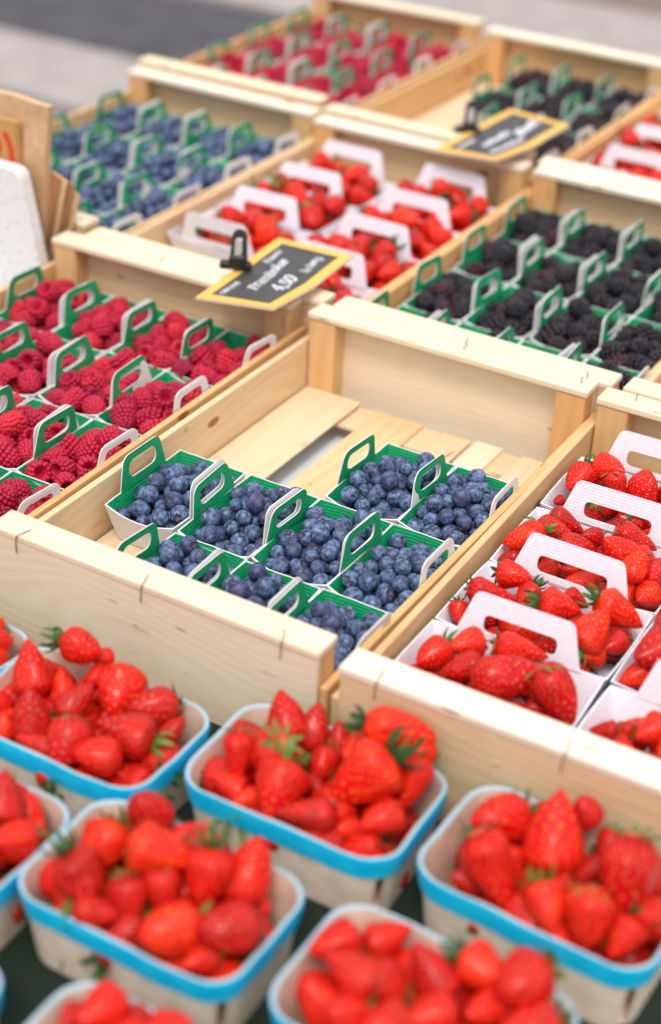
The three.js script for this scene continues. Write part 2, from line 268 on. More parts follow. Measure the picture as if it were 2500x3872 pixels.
// ---------------------------------------------------------------- blue banded veneer baskets
const veneer = (() => { const map = texture(512, 256, (i, j) => { const y = j / 256, x = i / 512, n = noise2(x * 5, y * 60) * 0.5 + noise2(x * 20, y * 220) * 0.3, b = noise2(x * 6 + 4, y * 7); return mix3([0.93, 0.865, 0.80], [0.83, 0.755, 0.655], clamp(0.4 + n * 0.35 + b * 0.3, 0, 1)); }); return new THREE.MeshStandardMaterial({ map, roughness: 0.75, side: THREE.DoubleSide }); })();
const veneerIn = veneer;
const blueBand = (() => { const map = texture(256, 128, (i, j) => { const n = noise2(i * 0.02, j * 0.03 + 5) * 0.5 + noise2(i * 0.2, j * 0.2) * 0.2; return mix3([0.0, 0.74, 0.93], [0.14, 0.81, 0.96], clamp(0.4 + n, 0, 1)); }); return new THREE.MeshStandardMaterial({ map, roughness: 0.42, side: THREE.DoubleSide }); })();
const rimPaper = new THREE.MeshStandardMaterial({ color: new THREE.Color().setRGB(0.40, 0.54, 0.62), roughness: 0.6, side: THREE.DoubleSide });
const BASKET = { a: 0.081, b: 0.0520, h: 0.0585 };
function basketOutline(a, b, rc, n = 72) { // rounded rectangle, counted from the middle of the near side
  const pts = [], s = new THREE.Shape(); s.moveTo(0, b); s.lineTo(a - rc, b); s.absarc(a - rc, b - rc, rc, Math.PI / 2, 0, true); s.lineTo(a, -b + rc); s.absarc(a - rc, -b + rc, rc, 0, -Math.PI / 2, true); s.lineTo(-a + rc, -b); s.absarc(-a + rc, -b + rc, rc, -Math.PI / 2, -Math.PI, true); s.lineTo(-a, b - rc); s.absarc(-a + rc, b - rc, rc, Math.PI, Math.PI / 2, true); s.lineTo(0, b);
  return s.getSpacedPoints(n).slice(0, n);
}
function bandStrip(rings, close = true, skip) { // rings: [scale, y] lists over the outline; returns a skin
  const n = rings[0].length, pos = [], uv = [], idx = [];
  rings.forEach((ring, q) => { for (let k = 0; k <= n; k++) { const [x, y, z] = ring[k % n]; pos.push(x, y, z); uv.push(k / n * 3, q / (rings.length - 1) * 0.4); } });
  for (let q = 0; q < rings.length - 1; q++) for (let k = 0; k < n; k++) { if (skip && skip(k, q)) continue; const A = q * (n + 1) + k, B = A + n + 1; idx.push(A, A + 1, B, A + 1, B + 1, B); }
  let g = new THREE.BufferGeometry(); g.setAttribute('position', new THREE.Float32BufferAttribute(pos, 3)); g.setAttribute('uv', new THREE.Float32BufferAttribute(uv, 2)); g.setIndex(idx); g.computeVertexNormals(); return g;
}
function basketGeos(seed) {
  const r = rng(seed), { a, b, h } = BASKET, o = basketOutline(a, b, 0.023), n = o.length, cs = [];
  const wob = k => 0.0016 * noise2(Math.cos(k / n * 6.283) * 1.3 + seed, Math.sin(k / n * 6.283) * 1.3);
  const ring = (sc, off, y, wave = 1) => o.map((p, k) => { const l = Math.hypot(p.x, p.y); const e = 1 - off / l; return [p.x * sc * e, y + wob(k) * wave, p.y * sc * e]; });
  const T = 0.915; // taper at the base
  const isCorner = k => { const p = o[k], q = o[(k + 1) % n], x = Math.abs((p.x + q.x) / 2), z = Math.abs((p.y + q.y) / 2), d = Math.atan2(z - (b - 0.023), x - (a - 0.023)); return x > a - 0.023 && z > b - 0.023 && d > 0.66 && d < 0.92; };
  const outer = bandStrip([ring(T, 0, 0, 0), ring(lerp(T, 1, 0.33), 0.0004, h * 0.33, 0), ring(lerp(T, 1, 0.66), 0.0006, h * 0.66, 0), ring(1, 0.0009, h - 0.0006)], true, (k, q) => q < 2 && isCorner(k));
  const inner = bandStrip([ring(T, 0.0022, 0.0015, 0), ring(lerp(T, 1, 0.33), 0.0024, h * 0.33, 0), ring(lerp(T, 1, 0.66), 0.0026, h * 0.66, 0), ring(1, 0.0030, h - 0.0006)], true, (k, q) => q < 2 && isCorner(k));
  const floor = new THREE.ShapeGeometry(new THREE.Shape(ring(T, 0.0008, 0, 0).map(p => new THREE.Vector2(p[0], p[2])))).rotateX(Math.PI / 2).translate(0, 0.0012, 0);
  const band = bandStrip([ring(lerp(T, 1, 0.70), -0.0012, h - 0.0178), ring(lerp(T, 1, 0.86), -0.0014, h - 0.008), ring(1, -0.0014, h - 0.0012), ring(1, -0.0006, h + 0.0003)]);
  const rim = bandStrip([ring(1, -0.0004, h + 0.0004), ring(1, 0.0003, h + 0.0008), ring(1, 0.0010, h + 0.0008), ring(1, 0.0017, h + 0.0001), ring(0.995, 0.0026, h - 0.0016)]);
  return { outer, inner, floor, band, rim };
}
const basketKinds = [1, 2, 3].map(basketGeos);
const baskets = {};
function basket(key, x, z, turn, label, name) {
  const t = thing('strawberry_basket', [x, TABLE + 0.0045, z], turn), k = basketKinds[key.charCodeAt(1) % 3];
  part('wall', k.outer, veneer, t); part('lining', k.inner, veneerIn, t); part('bottom', k.floor, veneer, t); part('blue_band', k.band, blueBand, t); part('rim', k.rim, rimPaper, t);
  tag(t, label, 'basket', 'blue banded strawberry baskets'); t.updateMatrixWorld(true);
  baskets[key] = { t, label, name, a: BASKET.a, b: BASKET.b, h: BASKET.h };
}
basket('P1', 0.171, 0.1017, 0.01, 'blue banded basket of strawberries against the front of the centre crate', 'basket in front of the centre crate');
basket('P2', 0.342, 0.0685, 0.02, 'blue banded basket of strawberries standing before the gap between the two front crates', 'basket before the gap between crates');
basket('P3', 0.5165, 0.0615, -0.03, 'blue banded basket of strawberries against the front of the white carton crate', 'basket before the white carton crate');
basket('P4', 0.314, 0.2067, 0.01, 'blue banded basket of strawberries surrounded by six other baskets', 'basket surrounded by other baskets');
basket('P5', 0.4955, 0.2017, 0.0, 'blue banded basket of strawberries cut by the bottom edge, lower right of the middle', 'basket cut by the bottom edge');
basket('P6', 0.396, 0.339, 0.02, 'blue banded basket at the bottom edge, only its far rim and berries showing', 'bottom edge basket with only its rim');
basket('P7', 0.1515, 0.233, 0.02, 'blue banded basket of strawberries cut by the left edge, below the upper ones', 'basket cut by the left edge');
basket('P8', 0.206, 0.362, 0, 'blue banded basket of which only a corner shows at the lower left edge', 'basket corner at the lower left');
basket('P9', 0.0085, 0.102, 0.0, 'blue banded basket of small strawberries peeking in at the left edge, under the crate', 'basket at the left under the crate');

// ---------------------------------------------------------------- fruit: shapes and skins
function lathe(profile, segs, tweak) { // profile [r, y][]; uv u around, v along
  const pos = [], uv = [], idx = [], n = profile.length;
  for (let k = 0; k <= segs; k++) for (let q = 0; q < n; q++) { const a = k / segs * Math.PI * 2, [r, y] = profile[q]; let p = [Math.cos(a) * r, y, Math.sin(a) * r]; if (tweak) p = tweak(p, a % (Math.PI * 2), q / (n - 1)); pos.push(...p); uv.push(k / segs, q / (n - 1)); }
  for (let k = 0; k < segs; k++) for (let q = 0; q < n - 1; q++) { const A = k * n + q, B = A + n; idx.push(A, A + 1, B, B, A + 1, B + 1); }
  const g = new THREE.BufferGeometry(); g.setAttribute('position', new THREE.Float32BufferAttribute(pos, 3)); g.setAttribute('uv', new THREE.Float32BufferAttribute(uv, 2)); g.setIndex(idx); g.computeVertexNormals();
  const N = g.attributes.normal; for (let q = 0; q < n; q++) { const A = q, B = segs * n + q, v = V(N.getX(A) + N.getX(B), N.getY(A) + N.getY(B), N.getZ(A) + N.getZ(B)).normalize(); N.setXYZ(A, v.x, v.y, v.z); N.setXYZ(B, v.x, v.y, v.z); }
  return g;
}
// strawberries: unit size (width 1, length 1, centred), tip down
const unit = g => { g.computeBoundingBox(); const bb = g.boundingBox, c = bb.getCenter(V(0, 0, 0)), s = bb.getSize(V(0, 0, 0)), w = (s.x + s.z) / 2; g.translate(-c.x, 0, -c.z); g.scale(1 / w, 1 / s.y, 1 / w); g.computeVertexNormals; return g; };
const berryShape = (kind, seed) => {
  const n = 22, prof = [];
  for (let q = 0; q < n; q++) {
    const t = q / (n - 1); let r, y;                    // t 0 at the calyx, 1 at the tip
    if (t < 0.12) { const f = t / 0.12; r = 0.20 * f; y = 0.445 - 0.02 * Math.cos(f * 1.5); }
    else { const f = (t - 0.12) / 0.88; y = 0.455 - 0.955 * f; const sh = Math.pow(Math.sin(Math.min(1, f / kind.wide + 0.20) * Math.PI / 2), 0.9), tipw = Math.pow(Math.max(0, 1 - Math.pow(f, kind.p)), kind.e); r = 0.515 * sh * tipw; if (f < 0.06) y = 0.455 - 0.955 * f * 0.8; }
    prof.push([Math.max(r, 0.0005), y]);
  }
  return unit(lathe(prof, 30, (p, a, t) => { const c = Math.cos(a), s = Math.sin(a), m = Math.sin(Math.PI * Math.min(1, t * 1.02)), w = 1 + 0.07 * noise3(c * 0.9 + seed, s * 0.9, t * 1.8) * m + 0.03 * noise3(c * 2 + seed, s * 2, t * 4) * m; return [p[0] * w * kind.fx + kind.bend * (t - 0.4) * (t - 0.4) * m, p[1], p[2] * w / Math.sqrt(kind.fx)]; }));
};
const STRAW = [
  berryShape({ p: 1.9, e: 0.85, wide: 0.30, fx: 1, bend: 0 }, 1), berryShape({ p: 2.4, e: 0.75, wide: 0.36, fx: 1.05, bend: 0.25 }, 2), berryShape({ p: 2.0, e: 0.82, wide: 0.28, fx: 0.97, bend: -0.2 }, 3),
  berryShape({ p: 2.9, e: 0.68, wide: 0.42, fx: 1.08, bend: 0.1 }, 4), berryShape({ p: 2.8, e: 0.72, wide: 0.34, fx: 0.94, bend: 0.35 }, 5), berryShape({ p: 1.7, e: 0.8, wide: 0.34, fx: 1.04, bend: -0.15 }, 6)];
function strawSkin(seed, ripe) {
  const w = 512, h = 512, r = rng(seed), seeds = [];
  for (let q = 0; q < 16; q++) { const v = 0.09 + q * 0.054, around = Math.max(5, Math.round(20 * Math.sin(clamp(v * 1.12 + 0.18, 0, 1) * Math.PI) ** 0.8)); for (let k = 0; k < around; k++) seeds.push([((k + (q % 2) * 0.5) / around + (r() - 0.5) * 0.026 + 1) % 1, v + (r() - 0.5) * 0.026, around]); }
  const pit = new Float32Array(w * h), nut = new Float32Array(w * h);
  for (const [u, v, around] of seeds) { const hu = 0.25 / around, hv = 0.018, i0 = Math.floor((u - hu * 1.6) * w), i1 = Math.ceil((u + hu * 1.6) * w), j0 = Math.floor((v - hv * 1.6) * h), j1 = Math.ceil((v + hv * 1.6) * h); for (let j = j0; j <= j1; j++) for (let i = i0; i <= i1; i++) { if (j < 0 || j >= h) continue; const du = (i / w - u) / hu, dv = (j / h - v) / hv, d = Math.hypot(du, dv), k = j * w + ((i + w) % w); pit[k] = Math.max(pit[k], 1 - smooth(0.35, 1.25, d)); nut[k] = Math.max(nut[k], 1 - smooth(0.30, 0.56, Math.hypot(du * 1.15, dv * 0.85))); } }
  const map = texture(w, h, (i, j) => { const u = i / w * 6.2832, v = j / h, k = j * w + i, c = Math.cos(u), s = Math.sin(u); const n = noise3(c * 1.2 + seed, s * 1.2, v * 3) * 0.75 + noise3(c * 4 + seed, s * 4, v * 10) * 0.25; let col = mix3(ripe[0], ripe[1], clamp(0.45 + n, 0, 1)); const pale = smooth(0.15, 0.03, v + n * 0.06); col = mix3(col, [0.86, 0.56, 0.36], pale * 0.8); return mix3(col, [0.95, 0.62, 0.20], nut[k] * 0.9); });
  const bump = texture(w, h, (i, j) => { const k = j * w + i; return clamp(0.85 - 0.75 * pit[k] + 0.45 * nut[k], 0, 1); }, false);
  return new THREE.MeshPhysicalMaterial({ map, bumpMap: bump, bumpScale: 0.0006, roughness: 0.38, clearcoat: 0.18, clearcoatRoughness: 0.18, specularIntensity: 0.42 });
}
const strawMats = [strawSkin(4, [[0.83, 0.065, 0.055], [0.74, 0.02, 0.045]]), strawSkin(9, [[0.90, 0.19, 0.07], [0.81, 0.05, 0.045]]), strawSkin(15, [[0.75, 0.03, 0.07], [0.63, 0.012, 0.05]]), strawSkin(23, [[0.86, 0.11, 0.06], [0.77, 0.03, 0.05]]), strawSkin(31, [[0.78, 0.045, 0.08], [0.69, 0.015, 0.05]])];
const leafMat = [[0.22, 0.37, 0.11], [0.36, 0.48, 0.17], [0.16, 0.31, 0.11]].map(c => { const map = texture(64, 64, (i, j) => { const n = noise2(i * 0.08 + c[0] * 90, j * 0.03) * 0.2, vein = Math.exp(-((i - 32) ** 2) / 8) * 0.14; return c.map(x => x * (1 + n) + vein * 0.6); }); return new THREE.MeshPhysicalMaterial({ map, roughness: 0.62, side: THREE.DoubleSide, transmission: 0.15, thickness: 0 }); });
function calyxGeo(seed, n, up, long) { // a star of pointed sepals
  const r = rng(seed), gs = [];
  for (let k = 0; k < n; k++) {
    const a = (k + (r() - 0.5) * 0.5) / n * Math.PI * 2, L = long * (0.8 + 0.5 * r()), W = 0.13 + 0.06 * r(), u = up + (r() - 0.4) * 0.7, tw = (r() - 0.5) * 0.5, pos = [], uv = [], idx = [], R = 6;
    for (let q = 0; q <= R; q++) { const f = q / R, wd = W * Math.pow(Math.sin(Math.PI * (0.14 + 0.86 * f)), 0.8) * (1 - 0.15 * f), x = 0.02 + L * f * Math.cos(u * f), y = 0.012 + L * f * Math.sin(u * f) * 0.95; for (const s of [-1, 0, 1]) { const z = s * wd * 0.5, yy = y + Math.abs(s) * wd * 0.16 + s * tw * wd * f; pos.push(x * Math.cos(a) - z * Math.sin(a), yy, x * Math.sin(a) + z * Math.cos(a)); uv.push((s + 1) / 2, f); } if (q) for (const s of [0, 1]) { const A = (q - 1) * 3 + s, B = A + 3; idx.push(A, B, A + 1, A + 1, B, B + 1); } }
    const g = new THREE.BufferGeometry(); g.setAttribute('position', new THREE.Float32BufferAttribute(pos, 3)); g.setAttribute('uv', new THREE.Float32BufferAttribute(uv, 2)); g.setIndex(idx); g.computeVertexNormals(); gs.push(g);
  }
  return mergeGeometries(gs);
}
const CALYX = [calyxGeo(1, 9, 0.1, 0.50), calyxGeo(2, 8, 0.7, 0.55), calyxGeo(3, 10, -0.25, 0.46), calyxGeo(4, 9, 1.0, 0.60)];
const STEM = [1, 2].map(s => new THREE.TubeGeometry(new THREE.CatmullRomCurve3([V(0, 0, 0), V(0.02 * s, 0.12, 0.02), V(0.06 * s, 0.26, -0.02), V(0.12, 0.34 + 0.06 * s, 0.02)]), 8, 0.028, 6));
// blueberries: unit diameter, crown up
const BLUE = [0, 1, 2, 3].map(s => { const pr = []; const n = 20; for (let q = 0; q < n; q++) { const t = q / (n - 1); if (t < 0.14) { const f = t / 0.14; pr.push([0.0005 + 0.15 * f, 0.365 + 0.07 * f * f]); } else { const a = lerp(0.27, Math.PI, (t - 0.14) / 0.86); pr.push([Math.max(0.0005, 0.5 * Math.sin(a)), 0.455 * Math.cos(a)]); } } return lathe(pr, 24, (p, a, t) => { const w = 1 + 0.035 * noise3(Math.cos(a) + s * 3, Math.sin(a), p[1] * 2); return [p[0] * w, p[1] * (0.97 + s * 0.02), p[2] * w]; }); });
const CROWN = [0, 1].map(s => { const pos = [], idx = [], n = 10; for (let k = 0; k <= n; k++) { const a = k / n * Math.PI * 2, tip = k % 2; pos.push(Math.cos(a) * 0.125, 0.425, Math.sin(a) * 0.125); pos.push(Math.cos(a) * (tip ? 0.225 : 0.15), (tip ? 0.485 : 0.458) + s * 0.015, Math.sin(a) * (tip ? 0.225 : 0.15)); if (k < n) idx.push(k * 2, k * 2 + 1, k * 2 + 2, k * 2 + 1, k * 2 + 3, k * 2 + 2); } const g = new THREE.BufferGeometry(); g.setAttribute('position', new THREE.Float32BufferAttribute(pos, 3)); g.setIndex(idx); g.computeVertexNormals(); return g; });
function blueSkin(seed, dark, bloom) { const map = texture(256, 128, (i, j) => { const u = i / 256 * 6.2832, v = j / 128, c = Math.cos(u), s = Math.sin(u), y = Math.cos(v * Math.PI), q = Math.sin(v * Math.PI); const big = noise3(c * q * 1.3 + seed, y * 1.3, s * q * 1.3), mid = noise3(c * q * 3.5 + seed, y * 3.5, s * q * 3.5), fine = noise3(c * q * 11 + seed, y * 11, s * q * 11); let b = clamp(0.52 + 0.40 * big + 0.24 * mid + 0.12 * fine, 0, 1); b *= 1 - 0.75 * smooth(0.45, 0.62, noise3(c * q * 6 - seed, y * 6, s * q * 6)); const dry = smooth(0.11, 0.05, v); return mix3(mix3(dark, bloom, b), [0.30, 0.235, 0.205], dry * 0.85); }); return new THREE.MeshStandardMaterial({ map, roughness: 0.56 }); }
const blueMats = [blueSkin(2, [0.10, 0.14, 0.255], [0.50, 0.60, 0.765]), blueSkin(6, [0.09, 0.12, 0.22], [0.445, 0.54, 0.71]), blueSkin(13, [0.13, 0.125, 0.235], [0.36, 0.42, 0.62])];
const crownMat = new THREE.MeshStandardMaterial({ color: new THREE.Color().setRGB(0.055, 0.05, 0.075), roughness: 0.8, side: THREE.DoubleSide });
// raspberries and blackberries: drupelets seated on a cup or a cone
function aggregate(seed, o) {
  const r = rng(seed), gs = [], core = [], n = 14;
  const prof = t => { const a = t * Math.PI * 0.5; return o.hollow ? [0.5 * Math.pow(Math.sin(a * 0.98 + 0.03), 0.72) * (1 - 0.07 * Math.max(0, t - 0.75) * 4), -0.5 * o.long * Math.pow(Math.cos(a), 0.9)] : [0.5 * Math.pow(Math.sin(t * Math.PI * 0.96 + 0.02), 0.75), -0.5 * o.long * Math.cos(t * Math.PI)]; };
  const put = (x, y, z, nx, ny, nz, s) => { const g = new THREE.SphereGeometry(s, 8, 4, 0, Math.PI * 2, 0, Math.PI * 0.62); g.deleteAttribute('uv'); const q = new THREE.Quaternion().setFromUnitVectors(V(0, 1, 0), V(nx, ny, nz).normalize()); g.applyQuaternion(q); g.translate(x, y, z); gs.push(g); };
  const rows = o.rows;
  for (let q = 0; q < rows; q++) {
    const t = (q + 0.5) / rows, [R, y] = prof(t), [R2, y2] = prof(Math.min(1, t + 0.02)), [R1, y1] = prof(Math.max(0, t - 0.02));
    const nr = y2 - y1, ny = -(R2 - R1), l = Math.hypot(nr, ny), count = Math.max(q === 0 || (!o.hollow && q === rows - 1) ? 1 : 4, Math.round(2 * Math.PI * R / o.pitch));
    const off = r() * 6.28;
    for (let k = 0; k < count; k++) { const a = off + (k + (r() - 0.5) * 0.3) / count * 6.2832, s = o.size * (0.88 + 0.24 * r()), rr = (count === 1 ? 0 : R - o.sink) + (r() - 0.5) * 0.02; put(Math.cos(a) * rr, y + (r() - 0.5) * 0.03, Math.sin(a) * rr, Math.cos(a) * nr / l, ny / l, Math.sin(a) * nr / l, s); }
  }
  if (o.hollow) { // rim row turned over into the hole
    const cnt = Math.round(2 * Math.PI * 0.36 / o.pitch); for (let k = 0; k < cnt; k++) { const a = k / cnt * 6.2832; put(Math.cos(a) * 0.36, 0.03 + (r() - 0.5) * 0.03, Math.sin(a) * 0.36, Math.cos(a) * 0.25, 1, Math.sin(a) * 0.25, o.size * 0.95); }
  }
  const pr = []; for (let q = 0; q <= 10; q++) { const [R, y] = prof(q / 10); pr.push([Math.max(0.0005, R - o.sink - o.size * 0.2), y * 0.9]); }
  if (o.hollow) pr.push([0.30, 0.04], [0.20, -0.02], [0.16, -0.2], [0.0005, -0.34]);
  const c = lathe(pr, 14); c.deleteAttribute('uv'); gs.push(c.toNonIndexed());
  let g = mergeGeometries(gs.map(x => x.index ? x.toNonIndexed() : x)); g.translate(0, o.hollow ? 0.22 * o.long : 0, 0); return mergeVertices(g, 1e-5);
}
const RASP = [0, 1, 2, 3, 4].map(s => aggregate(100 + s, { hollow: true, long: 1.75 + 0.25 * (s % 3), rows: 7 + (s % 2), pitch: 0.205, size: 0.128, sink: 0.045 }));
const BLACK = [0, 1, 2, 3].map(s => aggregate(200 + s, { hollow: false, long: 1.05 + 0.18 * (s % 3), rows: 7, pitch: 0.235, size: 0.142, sink: 0.06 }));
const raspMats = [[0.44, 0.010, 0.040], [0.36, 0.007, 0.036], [0.53, 0.016, 0.036], [0.26, 0.005, 0.036]].map(c => new THREE.MeshPhysicalMaterial({ color: new THREE.Color().setRGB(...c), roughness: 0.42, sheen: 0.15, sheenRoughness: 0.6, sheenColor: new THREE.Color().setRGB(0.9, 0.5, 0.55), specularIntensity: 0.6 }));
const blackMats = [[0.012, 0.010, 0.017], [0.017, 0.010, 0.017], [0.045, 0.010, 0.018]].map(c => new THREE.MeshPhysicalMaterial({ color: new THREE.Color().setRGB(...c), roughness: 0.30, specularIntensity: 0.8 }));

// ---------------------------------------------------------------- fruit: heaps
// balls dropped into a tapered tray until they rest; above the rim the heap slopes inwards
function heap(seed, n, rmin, rmax, a, b, h, ka, kb, flow = 0.7, fixed = [], round = false) {
  const r = rng(seed), P = fixed.map(f => ({ x: f[0], y: f[1], z: f[2], r: f[3], fix: true }));
  for (let k = 0; k < n; k++) P.push({ x: (r() - 0.5) * a, y: 0.02 + k * 0.0016 + r() * 0.004, z: (r() - 0.5) * b, r: lerp(rmin, rmax, Math.pow(r(), 0.8)) });
  for (let it = 0; it < 420; it++) {
    const g = it < 330 ? 0.0011 : 0.0004;
    for (const p of P) if (!p.fix) { p.y -= g; p.x += (r() - 0.5) * 0.0003; p.z += (r() - 0.5) * 0.0003; }
    for (let s = 0; s < 3; s++) {
      for (let i = 0; i < P.length; i++) for (let j = i + 1; j < P.length; j++) { const p = P[i], q = P[j], m = p.r + q.r, dx = q.x - p.x, dy = q.y - p.y, dz = q.z - p.z; if (Math.abs(dx) > m || Math.abs(dy) > m || Math.abs(dz) > m) continue; const d = Math.hypot(dx, dy, dz) || 1e-6; if (d >= m) continue; const f = (m - d) / d * 0.5, fp = p.fix ? 0 : q.fix ? 2 : 1, fq = q.fix ? 0 : p.fix ? 2 : 1; p.x -= dx * f * fp; p.y -= dy * f * fp; p.z -= dz * f * fp; q.x += dx * f * fq; q.y += dy * f * fq; q.z += dz * f * fq; }
      for (const p of P) { if (p.fix) continue; if (p.y < p.r + 0.0015) p.y = p.r + 0.0015; const f = Math.min(1, p.y / h), over = Math.max(0, p.y - h) * flow, A = a * lerp(ka, 1, f) - p.r * 0.95 - 0.0015 - over, B = b * lerp(kb, 1, f) - p.r * 0.95 - 0.0015 - over; p.x = clamp(p.x, -Math.max(A, 0), Math.max(A, 0)); p.z = clamp(p.z, -Math.max(B, 0), Math.max(B, 0)); if (round) { const k = Math.pow(Math.pow(Math.abs(p.x) / (A + 1e-6), 3) + Math.pow(Math.abs(p.z) / (B + 1e-6), 3), 1 / 3); if (k > 1) { p.x /= k; p.z /= k; } } }
    }
  }
  return P.filter(p => !p.fix);
}
const fruit = [];                                       // every berry: kind, world position, quaternion, sizes, variant, which holder
const _q = new THREE.Quaternion(), _e = new THREE.Euler();
function addFruit(kind, holder, lx, ly, lz, size, quat, o = {}) { const w = holder.t.localToWorld(V(lx, ly, lz)); const hq = new THREE.Quaternion(); holder.t.getWorldQuaternion(hq); fruit.push({ kind, holder, p: w, l: [lx, ly, lz], size, long: o.long ?? size, q: hq.multiply(quat), shape: o.shape ?? 0, mat: o.mat ?? 0, calyx: o.calyx ?? -1, leaf: o.leaf ?? 0, hand: !!o.hand }); }
function anyTurn(r) { return new THREE.Quaternion().setFromEuler(new THREE.Euler(r() * 6.28, r() * 6.28, r() * 6.28)); }
const alongAxis = (ax, spin) => new THREE.Quaternion().setFromUnitVectors(V(0, 1, 0), ax).multiply(new THREE.Quaternion().setFromAxisAngle(V(0, 1, 0), spin));
